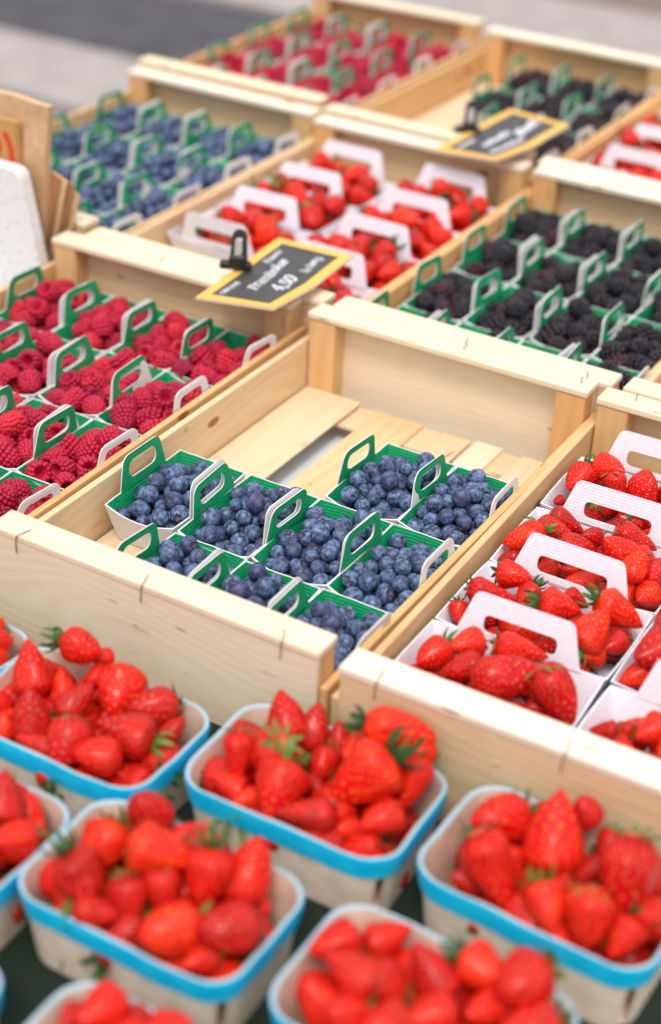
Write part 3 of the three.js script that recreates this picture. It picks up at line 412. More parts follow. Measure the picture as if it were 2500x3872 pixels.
// strawberries told apart in the photograph: [x, y above the rim, z, heading of the calyx, its tilt, width, length, leaves] in mm and degrees, from the holder's middle
const PLACED = {
P1: [[-28,22,-37,175,1,25,29,1],[-53,12,-8,44,-57,28,38,0],[-30,2,-15,49,-57,18,24,0],[-15,6,-36,-61,14,16,19,1],[-7,8,-1,120,-39,21,30,1],[9,4,-30,-113,20,32,38,0],[42,2,-42,-55,-17,30,35,0],[-29,4,25,47,-80,29,34,0],[-8,-2,45,-22,-12,16,30,0],[13,4,34,-97,27,29,34,1],[38,4,34,-40,-14,25,30,0],[41,6,6,-20,-15,31,38,1],[59,-4,-22,121,-38,14,23,1],[-59,0,19,-62,-79,15,17,0],[-41,0,40,74,-72,15,18,0],[10,-8,-9,100,-74,12,15,0],[-20,14,-44,-60,-31,15,17,0]],
P2: [[-48,12,-34,36,-55,28,33,0],[-32,14,8,10,52,29,34,2],[-51,4,20,-115,58,20,38,0],[-58,-2,46,-14,-24,19,23,0],[-33,-6,41,-65,-9,16,19,0],[-12,6,32,-98,29,33,38,1],[14,2,38,-29,-1,21,37,0],[-23,6,-42,73,-57,19,31,0],[-4,4,-43,41,-73,21,24,0],[38,27,-44,156,10,25,45,1],[33,14,-2,-52,31,39,47,1],[59,2,-25,-80,51,21,38,0],[-5,-4,-18,-93,22,20,24,0],[55,-2,11,-65,-2,25,29,0],[38,-8,24,-62,-16,14,17,0],[58,16,-44,-63,-32,15,17,0],[-1,-10,-1,-154,-10,15,17,0]],
P4: [[-34,18,-35,-72,-66,26,31,0],[-46,8,0,-90,25,30,35,1],[-1,24,-3,158,12,30,41,0],[-4,10,-42,134,-24,18,25,1],[-39,8,32,-171,45,29,34,1],[-8,6,27,-131,57,22,28,0],[-50,-2,55,-46,-80,17,20,0],[-18,2,54,153,5,19,30,0],[10,10,12,-135,57,21,31,2],[33,14,-13,-107,57,28,36,0],[56,12,-34,94,-53,28,40,1],[57,6,12,-56,-19,31,37,1],[30,6,43,-64,-18,31,37,0],[3,-4,46,-63,-4,19,22,0],[50,-6,33,-68,-14,18,22,0]],
P3: [[-50,8,-14,-61,-19,33,39,0],[-10,16,-15,69,-58,38,49,1],[-2,17,-44,-40,-59,19,22,0],[-31,12,40,-160,51,29,50,0],[-53,-4,41,-46,-26,18,22,0],[-25,0,11,-160,50,16,25,0],[17,2,-10,-46,24,15,26,1],[16,2,-41,-92,11,16,18,0],[48,14,-8,-110,58,35,48,0],[10,6,47,-131,24,24,29,0],[5,0,13,-65,-13,18,22,0],[35,8,31,-108,57,28,35,1],[67,2,24,-79,28,22,26,0],[-32,2,-44,-84,-10,15,17,0],[68,8,-27,-84,-38,28,33,0],[82,4,12,-87,-39,26,31,0]],
P5: [[-64,6,-7,-59,-9,26,30,0],[-40,6,-29,136,-22,22,27,0],[-66,6,43,-15,-54,26,31,0],[-43,10,20,-7,-23,27,32,2],[-21,10,7,178,37,22,32,0],[-5,10,-16,11,-46,25,34,0],[29,14,-32,-173,-3,26,31,1],[52,14,-41,-67,1,28,33,1],[31,4,-13,-69,-20,22,26,0],[58,8,-20,-60,-13,32,37,0],[9,8,11,-61,-10,25,30,0],[-13,6,30,-69,-12,25,30,0],[-38,6,41,-66,-43,23,27,0]],
P6: [[-47,10,-27,-78,-14,25,30,0],[-61,4,-21,-89,-7,15,18,0],[-32,2,-38,-78,-15,15,18,0],[-4,13,-44,174,-40,22,26,0],[-27,6,-22,-69,-24,27,32,0]],
P7: [[46,8,-26,60,-58,27,31,0],[65,4,-38,58,-58,21,27,0],[64,6,0,-79,-32,26,31,0],[22,4,-39,-171,-48,15,18,0],[65,-4,-25,77,-57,11,14,0],[38,0,-43,-136,-12,18,21,0]],
P9: [[68,6,-27,-47,-67,16,19,0],[69,4,-44,-66,3,14,17,0],[57,7,-44,-68,-45,12,14,0],[68,4,-17,-85,-51,16,19,0]],
E13: [[-54,8,5,-78,14,26,31,1],[-32,16,-13,-158,-15,26,31,1],[-18,14,8,-149,54,21,25,0],[-9,2,-33,-41,18,15,23,1],[4,10,-3,-176,-72,28,33,1],[-61,-4,31,-76,-10,10,12,0],[21,4,-18,-81,-42,24,28,0]],
E12: [[-64,10,17,-41,17,22,35,1],[-38,10,-4,157,11,22,31,1],[-36,6,-28,167,25,18,33,1],[-13,10,9,156,9,20,32,1],[-12,2,-24,-60,-25,18,21,1],[19,14,2,-42,-46,29,34,1],[23,8,-32,164,20,23,37,1],[44,10,14,112,-45,22,28,1],[-67,-6,30,-34,6,13,17,0],[-30,-6,29,-36,9,17,20,0],[3,-6,33,-33,6,19,29,0],[-13,-8,19,-43,-23,15,17,0],[57,0,30,-79,-10,22,25,0],[41,-4,28,-126,18,16,19,0],[57,6,7,-91,-22,28,33,0]],
E11: [[-36,14,-19,-177,-10,24,29,1],[-43,10,9,158,12,21,38,1],[-69,-4,28,-120,24,16,19,0],[-21,4,-11,-77,18,20,23,1],[12,16,5,156,9,27,32,1],[14,4,-28,168,25,16,21,0],[45,16,18,114,-44,30,35,0],[56,10,-21,168,25,28,40,1],[61,0,6,-69,0,19,23,0],[33,-6,11,-62,-61,15,18,0],[49,-4,24,-68,-23,18,21,0]],
E10: [[-47,6,2,-73,0,25,29,1],[-31,8,-21,-61,-9,25,29,1],[9,12,-30,156,10,24,40,1],[-23,4,3,-39,14,22,33,0],[14,14,7,147,-6,32,51,0],[51,12,1,-169,46,28,44,1],[38,-6,2,-61,-11,17,20,0]],
E21: [[-52,12,24,-65,-8,37,43,0],[-59,4,50,-55,5,20,24,1],[-63,8,-29,-85,-12,30,35,1]],
E20: [[-23,8,-3,-63,2,23,27,1],[-52,4,11,-10,10,17,20,2],[-8,6,6,-76,-12,22,26,0],[-39,0,13,-160,-13,17,20,1],[-42,2,-2,18,9,14,16,2]],
};
const GROW = h => h.fruit ? 1.06 : 1.13;
function placed(list, holder, seed) {
  const r = rng(seed), fixed = [];
  // push overlapping neighbours gently apart first
  const B = list.map(e => ({ p: V(e[0] / 1000, holder.h + (e[1] + (holder.fruit ? 1 : 0)) / 1000, e[2] / 1000), w: e[5] / 1000 * GROW(holder), L: e[6] / 1000 * GROW(holder), e }));
  for (let it = 0; it < 60; it++) {
    for (let i = 0; i < B.length; i++) for (let j = i + 1; j < B.length; j++) { const d = B[j].p.clone().sub(B[i].p), m = 0.42 * (B[i].w + B[j].w), l = d.length() || 1e-6; if (l < m) { d.multiplyScalar((m - l) / l * 0.25); d.y *= 1.6; B[i].p.sub(d); B[j].p.add(d); } }
    for (const q of B) { const ya = q.e[3] * Math.PI / 180, ci = Math.cos(q.e[4] * Math.PI / 180), ext = u => 0.43 * Math.sqrt(u * u * q.L * q.L + (1 - u * u) * q.w * q.w) + 0.003, A = holder.a - ext(Math.cos(ya) * ci), Z = holder.b - ext(Math.sin(ya) * ci); if (q.p.y < holder.h + q.w * 0.55) { q.p.x = clamp(q.p.x, -A, A); q.p.z = clamp(q.p.z, -Z, Z); if (!holder.fruit) { const k = Math.pow(Math.pow(Math.abs(q.p.x) / A, 3) + Math.pow(Math.abs(q.p.z) / Z, 3), 1 / 3); if (k > 1) { q.p.x /= k; q.p.z /= k; } } } }
  }
  for (const { p, w, L, e } of B) {
    const ya = e[3] * Math.PI / 180, pi = e[4] * Math.PI / 180, ax = V(Math.cos(ya) * Math.cos(pi), Math.sin(pi), Math.sin(ya) * Math.cos(pi));
    addFruit('strawberry', holder, p.x, p.y, p.z, w, alongAxis(ax, r() * 6.28), { long: L, shape: L / w > 1.4 ? [2, 4, 0][Math.floor(r() * 3)] : [0, 1, 3, 5][Math.floor(r() * 4)], mat: Math.floor(r() * 5), calyx: e[7] ? (e[7] === 2 ? 0 : Math.floor(r() * 4)) : r() < 0.7 ? [0, 2, 2, 1][Math.floor(r() * 4)] : -1, leaf: e[7] === 2 ? 1 : Math.floor(r() * 3), hand: true });
    fixed.push([p.x, p.y, p.z, w * 0.5]);
  }
  return fixed;
}
function strawHeap(holder, seed, n, fixed, ka, kb, size = [0.0125, 0.0165]) {
  const r = rng(seed);
  for (const p of heap(seed, n, size[0], size[1], holder.a, holder.b, holder.h, ka, kb, 0.45, fixed, !holder.fruit)) {
    if (fixed.length && p.y > holder.h + (holder.fruit ? 0.004 : 0.013)) continue;
    const up = (r() - 0.45) * 1.1, a = r() * 6.28, ax = V(Math.cos(a) * Math.cos(up), Math.sin(up), Math.sin(a) * Math.cos(up));
    addFruit('strawberry', holder, p.x, p.y, p.z, p.r * 1.96, alongAxis(ax, r() * 6.28), { long: p.r * (2.2 + 0.4 * r()), shape: Math.floor(r() * 6), mat: Math.floor(r() * 5), calyx: r() < 0.75 ? Math.floor(r() * 4) : -1, leaf: Math.floor(r() * 3) });
  }
}
for (const [k, h] of Object.entries(baskets)) {
  const f = PLACED[k] ? placed(PLACED[k], h, 500 + k.charCodeAt(1)) : [];
  strawHeap(h, 700 + k.charCodeAt(1), 36, f, 0.915, 0.915, [0.0135, 0.0175]);
}
const packs = { blueberry: [], raspberry: [], blackberry: [] };
const K = 0.8, KB = 0.86;
for (let s = 0; s < 5; s++) packs.blueberry.push(heap(20 + s, 82, 0.0056, 0.0089, PUNNET.a, PUNNET.b, PUNNET.h, K, KB, 1.3));
for (let s = 0; s < 4; s++) packs.raspberry.push(heap(40 + s, 25, 0.0097, 0.0119, PUNNET.a, PUNNET.b, PUNNET.h, K, KB, 0.5));
for (let s = 0; s < 4; s++) packs.blackberry.push(heap(60 + s, 27, 0.0092, 0.0114, PUNNET.a, PUNNET.b, PUNNET.h, K, KB, 0.8));
punnets.forEach((h, i) => {
  const r = rng(3000 + i);
  if (h.fruit === 'strawberry') { const f = h.hand && PLACED[h.hand] ? placed(PLACED[h.hand], h, 800 + i) : []; strawHeap(h, 1200 + i, f.length ? 13 : 25, f, 0.86, 0.8, [0.0125, 0.0158]); return; }
  const pk = packs[h.fruit], P = pk[(i * 3 + h.row) % pk.length], fx = i % 2 ? 1 : -1, fz = (i >> 1) % 2 ? 1 : -1;
  for (const p of P) {
    let o, q;
    if (h.fruit === 'blueberry') { o = { shape: Math.floor(r() * 4), mat: r() < 0.12 ? 2 : Math.floor(r() * 2) }; const a = r() * 6.28, up = (r() - 0.35) * 2.2; q = r() < 0.6 ? alongAxis(V(Math.cos(a) * Math.cos(up), Math.sin(up), Math.sin(a) * Math.cos(up)).normalize(), r() * 6.28) : anyTurn(r); }
    else if (h.fruit === 'raspberry') { const a = r() * 6.28, up = (r() - 0.42) * 2.2; q = alongAxis(V(Math.cos(a) * Math.cos(up), Math.sin(up), Math.sin(a) * Math.cos(up)).normalize(), r() * 6.28); o = { shape: Math.floor(r() * 5), mat: Math.floor(r() * r() * 4) }; }
    else { const a = r() * 6.28, up = (r() - 0.5) * 1.4; q = alongAxis(V(Math.cos(a) * Math.cos(up), Math.sin(up), Math.sin(a) * Math.cos(up)).normalize(), r() * 6.28); o = { shape: Math.floor(r() * 4), mat: r() < 0.1 ? 2 : Math.floor(r() * 2) }; }
    addFruit(h.fruit, h, p.x * fx, p.y, p.z * fz, p.r * (h.fruit === 'blueberry' ? 2.02 : h.fruit === 'raspberry' ? 1.9 : 2.0), q, o);
  }
});

// ---------------------------------------------------------------- which berries show: a coarse look from the photograph's place
camera.updateMatrixWorld(true); camera.updateProjectionMatrix();
scene.updateMatrixWorld(true);
const SEE = { blueberry: 300, raspberry: 300, blackberry: 300, strawberry: 300 };
{
  const w = 440, h = 682, depth = new Float32Array(w * h).fill(1e9), id = new Int32Array(w * h).fill(-1), vp = new THREE.Matrix4().multiplyMatrices(camera.projectionMatrix, camera.matrixWorldInverse), v = V(0, 0, 0), fpx = h / 2 / Math.tan(34.997 * Math.PI / 360);
  const scr = p => { v.copy(p).applyMatrix4(camera.matrixWorldInverse); const z = -v.z; return [w / 2 + v.x / z * fpx, h / 2 - v.y / z * fpx, z]; };
  const tri = (A, B, C) => { const x0 = Math.max(0, Math.floor(Math.min(A[0], B[0], C[0]))), x1 = Math.min(w - 1, Math.ceil(Math.max(A[0], B[0], C[0]))), y0 = Math.max(0, Math.floor(Math.min(A[1], B[1], C[1]))), y1 = Math.min(h - 1, Math.ceil(Math.max(A[1], B[1], C[1]))), D = (B[0] - A[0]) * (C[1] - A[1]) - (C[0] - A[0]) * (B[1] - A[1]); if (Math.abs(D) < 1e-6) return; for (let y = y0; y <= y1; y++) for (let x = x0; x <= x1; x++) { const b = ((x - A[0]) * (C[1] - A[1]) - (C[0] - A[0]) * (y - A[1])) / D, c = ((B[0] - A[0]) * (y - A[1]) - (x - A[0]) * (B[1] - A[1])) / D; if (b < 0 || c < 0 || b + c > 1) continue; const z = A[2] + b * (B[2] - A[2]) + c * (C[2] - A[2]), k = y * w + x; if (z < depth[k]) { depth[k] = z; id[k] = -2; } } };
  const F = [[0, 1, 3, 2], [4, 5, 7, 6], [0, 1, 5, 4], [2, 3, 7, 6], [0, 2, 6, 4], [1, 3, 7, 5]];
  for (const [m, sx, sy, sz] of boxesForSight) { const c = []; for (let k = 0; k < 8; k++) c.push(scr(m.localToWorld(V((k & 1 ? 0.5 : -0.5) * sx, (k & 2 ? 0.5 : -0.5) * sy, (k & 4 ? 0.5 : -0.5) * sz)))); if (c.some(q => q[2] < 0.1)) continue; for (const f of F) { tri(c[f[0]], c[f[1]], c[f[2]]); tri(c[f[0]], c[f[2]], c[f[3]]); } }
  fruit.forEach((f, n) => { const [x, y, z] = scr(f.p), R = f.size * 0.5 * fpx / z; f.px = 0; for (let j = Math.max(0, Math.floor(y - R)); j <= Math.min(h - 1, y + R); j++) for (let i = Math.max(0, Math.floor(x - R)); i <= Math.min(w - 1, x + R); i++) { const d = ((i + 0.5 - x) ** 2 + (j + 0.5 - y) ** 2) / (R * R); if (d > 1) continue; const zz = z - f.size * 0.5 * Math.sqrt(1 - d), k = j * w + i; if (zz < depth[k]) { depth[k] = zz; id[k] = n; } } });
  for (const k of id) if (k >= 0) fruit[k].px++;
}
for (const kind of Object.keys(SEE)) fruit.filter(f => f.kind === kind && f.px >= 5).sort((a, b) => b.px - a.px).slice(0, SEE[kind]).forEach(f => { f.single = true; });

// ---------------------------------------------------------------- fruit: objects
const moulds = {};
function mould(kind, f) {
  const key = [kind, f.shape, f.mat, f.calyx, f.leaf].join();
  if (moulds[key]) return moulds[key];
  let o;
  if (kind === 'strawberry') { o = new THREE.Group(); part('flesh', STRAW[f.shape], strawMats[f.mat], o); if (f.calyx >= 0) { part('calyx', CALYX[f.calyx], leafMat[f.leaf], o); if (f.calyx % 2) part('stem', STEM[f.shape % 2], leafMat[1], o); } }
  else if (kind === 'blueberry') { o = new THREE.Group(); part('skin', BLUE[f.shape], blueMats[f.mat], o); part('crown', CROWN[f.shape % 2], crownMat, o); }
  else o = shadows(new THREE.Mesh((kind === 'raspberry' ? RASP : BLACK)[f.shape], (kind === 'raspberry' ? raspMats : blackMats)[f.mat]));
  moulds[key] = o; return o;
}
const zoneOf = f => { const [x, , z] = f.l, { a, b } = f.holder, c = x < -a * 0.3 ? 'left' : x > a * 0.3 ? 'right' : '', d = z < -b * 0.3 ? 'back' : z > b * 0.3 ? 'front' : ''; return c && d ? `${d} ${c} corner` : c || d ? `${c || d} side` : 'middle'; };
const plural = k => k.replace(/y$/, 'ies');
const handful = new Map();
for (const f of fruit) {
  if (!f.single) continue;
  const o = mould(f.kind, f).clone(); o.name = numbered(f.kind); scene.add(o);
  o.position.copy(f.p); o.quaternion.copy(f.q);
  if (f.kind === 'strawberry') { for (const c of o.children) { if (c.name === 'flesh') c.scale.set(f.size, f.long, f.size); else { c.position.y = f.long * 0.435; c.scale.setScalar(f.size * 1.05); } } }
  else o.scale.setScalar(f.size);
  f.o = o;
  const where = f.holder.place ? `${f.holder.place}, ${CRATE[f.holder.key]}` : f.holder.name, key = f.kind + where + zoneOf(f);
  if (!handful.has(key)) handful.set(key, []);
  handful.get(key).push(f); f.where = where;
}
// within a handful, size, leaves and lie set berries apart; what then still matches shares its label
for (const list of handful.values()) {
  const f0 = list[0], looks = f => f.kind !== 'strawberry' ? '' : f.calyx >= 0 ? 'leafy ' : 'bare ';
  const words = [['most visible', f => f.px], ['topmost', f => f.p.y], ['leftmost', f => -f.p.x], ['rightmost', f => f.p.x], ['frontmost', f => f.p.z], ['rearmost', f => -f.p.z], ['lowest', f => -f.p.y]];
  for (const lead of new Set(list.map(looks))) {
    let left = list.filter(f => looks(f) === lead); const alone = left.length === 1;
    for (const [word, rank] of alone ? [['', f => 1]] : words) { if (!left.length) break; const f = left.length > 1 ? left.reduce((m, g) => rank(g) > rank(m) ? g : m) : left[0]; f.lead = word ? word + ' ' + lead : lead; left = left.filter(g => g !== f); }
    for (const f of left) f.lead = 'inner ' + lead;
  }
  list.forEach(f => tag(f.o, `${f.lead}${f.kind}, ${zoneOf(f)} of the ${f.where}`, f.kind, `${plural(f.kind)} in the ${f.where}`));
}
// the berries beneath and the small far ones: one mass per kind
for (const kind of Object.keys(SEE)) {
  const rest = fruit.filter(f => f.kind === kind && !f.single); if (!rest.length) continue;
  const root = new THREE.Group(); root.name = numbered(kind + '_heap'); scene.add(root);
  const bins = new Map(); for (const f of rest) { const k = [f.shape, f.mat].join(); if (!bins.has(k)) bins.set(k, []); bins.get(k).push(f); }
  const geos = { strawberry: STRAW, blueberry: BLUE, raspberry: RASP, blackberry: BLACK }[kind], mats = { strawberry: strawMats, blueberry: blueMats, raspberry: raspMats, blackberry: blackMats }[kind], m4 = new THREE.Matrix4();
  const inst = (name, geo, mat, list, f2m) => { if (!list.length) return; const I = shadows(new THREE.InstancedMesh(geo, mat, list.length)); I.name = name; list.forEach((f, i) => I.setMatrixAt(i, f2m(f))); root.add(I); I.userData.kind = 'stuff'; };
  for (const list of bins.values()) inst('flesh', geos[list[0].shape], mats[list[0].mat], list, f => m4.clone().compose(f.p, f.q, V(f.size, kind === 'strawberry' ? f.long : f.size, f.size)));
  if (kind === 'strawberry') for (const c of [0, 1, 2, 3]) inst('calyx', CALYX[c], leafMat[c % 3], rest.filter(f => f.calyx === c && f.px > 0), f => m4.clone().compose(f.p.clone().add(V(0, f.long * 0.435, 0).applyQuaternion(f.q)), f.q, V(f.size, f.size, f.size)));
  tag(root, { strawberry: 'mass of strawberries lying beneath and between the ones that show singly', blueberry: 'mass of blueberries lying deep in the punnets and in the far crate', raspberry: 'mass of raspberries lying deep in the punnets and in the far crate', blackberry: 'mass of blackberries lying deep in the punnets and in the far crate' }[kind], kind, null, 'stuff');
}

// ---------------------------------------------------------------- price signs and clips
function signTexture(lines) {
  const c = document.createElement('canvas'); c.width = 1024; c.height = 608; const x = c.getContext('2d'), r = rng(77);
  x.fillStyle = '#e9b655'; x.fillRect(0, 0, 1024, 608);
  for (let k = 0; k < 1400; k++) { x.fillStyle = r() < 0.5 ? 'rgba(255,225,140,0.10)' : 'rgba(190,125,30,0.08)'; x.fillRect(r() * 1024, r() * 608, 30 + r() * 90, 2 + r() * 2); }
  x.fillStyle = '#3d3b3c'; x.fillRect(70, 72, 884, 464);
  for (let k = 0; k < 500; k++) { x.fillStyle = 'rgba(200,205,215,0.025)'; x.fillRect(84 + r() * 780, 84 + r() * 420, 30 + r() * 70, 4 + r() * 16); }
  x.fillStyle = x.strokeStyle = '#e9edf6'; x.lineCap = 'round'; x.lineJoin = 'round';
  for (const [txt, px, py, size, ang, run] of lines) {
    if (run) { // handwriting too blurred to read: a looping chalk line
      x.save(); x.translate(px, py); x.rotate(ang); x.lineWidth = size * 0.11; x.beginPath(); x.moveTo(0, 0); for (let u = 0; u < run; u += size * 0.34) { const a = size * (0.25 + 0.45 * r()); x.bezierCurveTo(u + size * 0.1, -a * 1.4, u + size * 0.42, -a, u + size * 0.2, -a * 0.1); x.quadraticCurveTo(u + size * 0.2, size * 0.12, u + size * 0.34, -size * 0.05); } x.stroke(); x.restore(); continue;
    } x.save(); x.translate(px, py); x.rotate(ang); x.font = `italic ${size}px serif`; x.lineWidth = size * 0.035; let cx = 0; for (const ch of txt) { const dy = (r() - 0.5) * size * 0.12; x.globalAlpha = 0.75 + 0.25 * r(); x.fillText(ch, cx, dy); x.strokeText(ch, cx, dy); cx += x.measureText(ch).width * (0.9 + 0.06 * r()); } x.restore(); }
  const t = new THREE.CanvasTexture(c); t.colorSpace = THREE.SRGBColorSpace; t.magFilter = THREE.LinearFilter; return t;
}
const clipBlack = new THREE.MeshStandardMaterial({ color: 0x17181b, roughness: 0.45 }), steel = new THREE.MeshStandardMaterial({ color: 0xb9b4ad, roughness: 0.35, metalness: 0.8 });
function priceSign(pos, turn, tilt, w, d, lines, label, clipAt, clipLabel, curl = 0.02) {
  const t = thing('price_sign', pos, turn); t.rotation.order = 'YXZ'; t.rotation.x = tilt[0]; t.rotation.z = tilt[1];
  const bend = g => { const p = g.attributes.position; for (let i = 0; i < p.count; i++) { const u = p.getX(i) / w, v = p.getZ(i) / d; p.setY(i, p.getY(i) + (u < 0 ? curl * -u * (v + 0.5) : 0.004 * u) + 0.002 * Math.sin(u * 3 + 0.5)); } g.computeVertexNormals(); return g; };
  part('board', bend(new THREE.BoxGeometry(w, 0.0022, d, 24, 1, 14)), new THREE.MeshStandardMaterial({ color: new THREE.Color().setRGB(0.78, 0.62, 0.46), roughness: 0.7 }), t);
  part('slate_face', bend(new THREE.PlaneGeometry(w - 0.001, d - 0.001, 24, 14).rotateX(-Math.PI / 2).translate(0, 0.0016, 0)), new THREE.MeshStandardMaterial({ map: signTexture(lines), roughness: 0.5 }), t);
  tag(t, label, 'price sign', 'yellow framed price signs');
  const c = thing('sign_clip', clipAt, 0.42); c.scale.setScalar(0.92);
  part('jaw', new RoundedBoxGeometry(0.036, 0.009, 0.011, 3, 0.003), clipBlack, c, 0, 0.0065, 0);
  part('jaw', new RoundedBoxGeometry(0.02, 0.014, 0.014, 3, 0.004), clipBlack, c, 0.003, 0.013, 0);
  const s = new THREE.Shape(); s.moveTo(-0.009, 0); s.lineTo(-0.0075, 0.024); s.quadraticCurveTo(-0.006, 0.031, 0, 0.031); s.quadraticCurveTo(0.006, 0.031, 0.0075, 0.024); s.lineTo(0.009, 0); s.closePath();
  const hole = new THREE.Path(); hole.moveTo(-0.0045, 0.006); hole.lineTo(0.0045, 0.006); hole.lineTo(0.004, 0.023); hole.lineTo(-0.004, 0.023); hole.closePath(); s.holes.push(hole);
  const lv = part('lever', new THREE.ExtrudeGeometry(s, { depth: 0.003, bevelEnabled: true, bevelSize: 0.0008, bevelThickness: 0.0008, bevelSegments: 2 }), clipBlack, c, 0.003, 0.014, -0.003); lv.rotation.x = -0.35;
  const sp = part('spring_plate', new RoundedBoxGeometry(0.008, 0.019, 0.0012, 2, 0.0004), steel, c, 0.003, 0.0265, 0.0005); sp.rotation.x = -0.35;
  tag(c, clipLabel, 'clip', 'black clips holding the price signs');
}
priceSign([-0.056, TOP + 0.0125, -0.503], Math.PI / 2 + 0.02, [-0.02, 0.02], 0.160, 0.091, [['ORIGINE', 96, 150, 54, 0.02], ['France', 640, 156, 66, -0.05], ['Framboise', 240, 310, 104, -0.10], ['4,50', 300, 478, 138, -0.06], ['la barq.', 640, 470, 76, -0.12]], 'yellow framed slate price sign with chalk lettering 4,50 before the middle strawberries', [-0.099, TOP + 0.0135, -0.493], 'black clip with a steel plate on the front price sign');
priceSign([-0.050, TOP + 0.0155, -1.020], Math.PI / 2 - 0.08, [0.02, 0.0], 0.186, 0.088, [['~', 110, 168, 70, 0, 200], ['~', 250, 320, 120, -0.05, 330], ['~', 620, 400, 150, -0.1, 270], ['~', 150, 470, 84, 0, 420]], 'yellow framed slate price sign further back, before the far blackberries', [-0.096, TOP + 0.0135, -1.012], 'blurred black clip on the price sign further back');

// ---------------------------------------------------------------- paper bags and the white block at the left
const kraft = (seed, c) => { const map = texture(512, 512, (i, j) => { const n = noise2(i * 0.5, j * 0.05 + seed) * 0.02 + noise2(i * 0.03, j * 0.03 + seed) * 0.05 + noise2(i * 0.4 + seed, j * 0.4) * 0.02; return c.map(x => x * (1 + n)); }); return new THREE.MeshStandardMaterial({ map, roughness: 0.8, side: THREE.DoubleSide }); };
const kraftA = kraft(3, [0.80, 0.655, 0.50]), kraftB = kraft(8, [0.66, 0.475, 0.31]), kraftC = kraft(12, [0.83, 0.69, 0.54]);
function bag(name, pos, turn, lean, w, h, d, mat, label, seed, crumple = 0.006, flare = -0.035) {
  const t = thing(name, pos, turn); t.rotation.order = 'YXZ'; t.rotation.z = lean;
  const g = new THREE.BoxGeometry(w, h, d, 24, 28, 6), p = g.attributes.position;
  for (let i = 0; i < p.count; i++) { const x = p.getX(i), y = p.getY(i) + h / 2, z = p.getZ(i), f = Math.abs(x) / (w / 2), n = noise3(x * 11 + seed, y * 8, 2) * crumple + noise3(x * 30 + seed, y * 22, 3) * crumple * 0.25; let zz = z * (1 - 0.45 * y / h) + n; if (f > 0.99) zz *= 0.9; const xx = x * (1 + flare * y / h) - (f > 0.85 ? Math.sign(x) * 0.004 * Math.sin(y * 40) * 0.3 : 0); p.setXYZ(i, xx, y, zz); }
  g.computeVertexNormals(); part('body', toCreasedNormals(g, 0.5), mat, t);
  return tag(t, label, 'paper bag', 'brown paper bags');
}
{
  const b = bag('paper_bag', [-0.485, TABLE + 0.002, -0.4975], 0, 0, 0.23, 0.241, 0.016, kraftA, 'tall brown paper bag with red lettering, standing behind the white block', 4, 0.005, 0.32);
  const c = document.createElement('canvas'); c.width = 256; c.height = 384; const x = c.getContext('2d'); x.fillStyle = '#c09055'; x.fillRect(0, 0, 256, 384); x.strokeStyle = '#c8431c'; x.lineWidth = 20; x.lineCap = 'round';
  x.beginPath(); x.ellipse(166, 92, 34, 40, 0, 0, 7); x.stroke(); x.beginPath(); x.moveTo(222, 46); x.quadraticCurveTo(246, 96, 236, 150); x.quadraticCurveTo(232, 166, 216, 160); x.stroke();
  const tx = new THREE.CanvasTexture(c); tx.colorSpace = THREE.SRGBColorSpace; tx.magFilter = THREE.LinearFilter;
  const g = new RoundedBoxGeometry(0.116, 0.126, 0.006, 2, 0.002); part('printed_flap', g, new THREE.MeshStandardMaterial({ color: new THREE.Color().setRGB(0.50, 0.28, 0.10), roughness: 0.8 }), b, 0.055, 0.156, 0.0095);
  part('lettering', new THREE.PlaneGeometry(0.112, 0.122), new THREE.MeshStandardMaterial({ map: tx, roughness: 0.8 }), b, 0.055, 0.156, 0.0134);
}
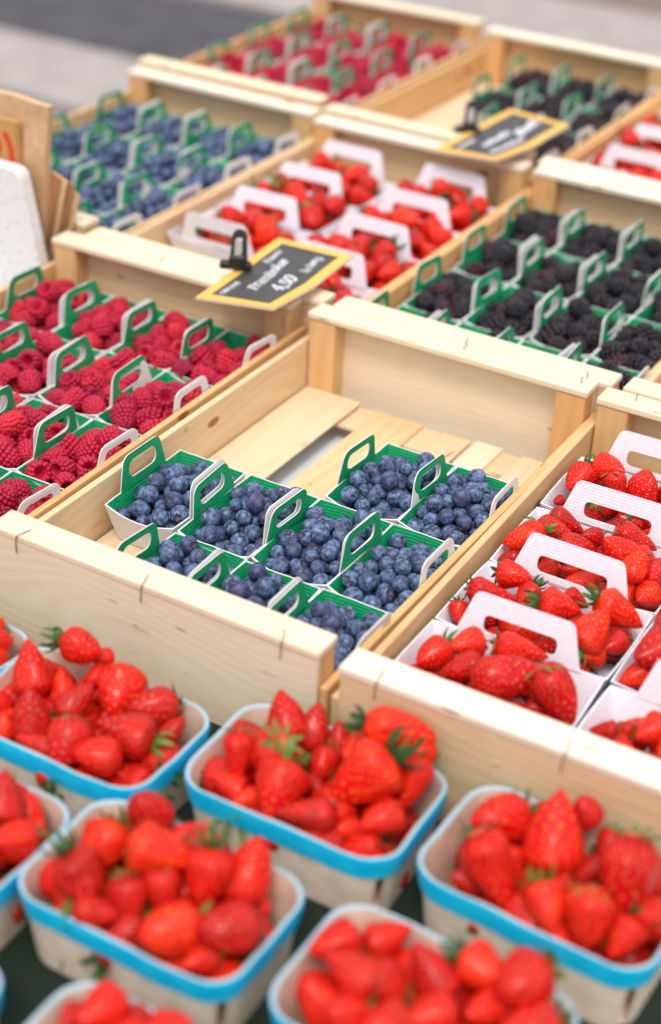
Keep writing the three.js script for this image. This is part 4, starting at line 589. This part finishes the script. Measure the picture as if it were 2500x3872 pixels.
bag('paper_bag', [-0.449, TABLE + 0.002, -0.5065], -0.015, -0.31, 0.13, 0.186, 0.003, kraftB, 'dark brown folded paper bag, foremost of the small stack beside the tall bag', 21, 0.0016);
bag('paper_bag', [-0.443, TABLE + 0.002, -0.5105], -0.02, -0.32, 0.13, 0.185, 0.003, kraftC, 'pale brown folded paper bag, second of the small stack beside the tall bag', 27, 0.0014);
bag('paper_bag', [-0.440, TABLE + 0.002, -0.5145], -0.02, -0.335, 0.13, 0.182, 0.0025, kraftB, 'brown folded paper bag, third of the small stack beside the tall bag', 33, 0.0012);
bag('paper_bag', [-0.434, TABLE + 0.002, -0.5182], -0.02, -0.35, 0.13, 0.172, 0.0025, kraftA, 'light brown folded paper bag at the rear of the small stack, nearest the blueberries', 39, 0.001);
{
  const map = texture(512, 512, (i, j) => { const n = noise2(i * 0.05, j * 0.05) * 0.02 + noise2(i * 0.3, j * 0.3) * 0.02, bl = smooth(0.66, 0.8, noise2(i * 0.03 + 40, j * 0.03)), ye = smooth(0.62, 0.85, noise2(i * 0.02 + 9, j * 0.025 + 70)); return mix3(mix3([0.86 + n, 0.855 + n, 0.86 + n], [0.62, 0.66, 0.80], bl * 0.6), [0.82, 0.79, 0.70], ye * 0.6); });
  const s = new THREE.Shape(); s.moveTo(-0.2, 0); s.lineTo(0.132, 0); s.lineTo(0.139, 0.055); s.lineTo(0.119, 0.160); s.quadraticCurveTo(0.117, 0.1695, 0.108, 0.170); s.lineTo(-0.2, 0.172); s.closePath();
  const g = new THREE.ExtrudeGeometry(s, { depth: 0.012, bevelEnabled: true, bevelSize: 0.003, bevelThickness: 0.003, bevelSegments: 3, curveSegments: 8 }), uv = g.attributes.uv; for (let i = 0; i < uv.count; i++) uv.setXY(i, uv.getX(i) * 5, uv.getY(i) * 5);
  const m = shadows(new THREE.Mesh(g, new THREE.MeshStandardMaterial({ map, bumpMap: map, bumpScale: 0.0008, roughness: 0.8 }))); m.name = 'foam_block'; m.position.set(-0.474, TABLE + 0.005, -0.477); scene.add(m);
  tag(m, 'white speckled block with a slanted edge, standing left of the raspberries', 'block');
}
renderer.render(scene, camera);
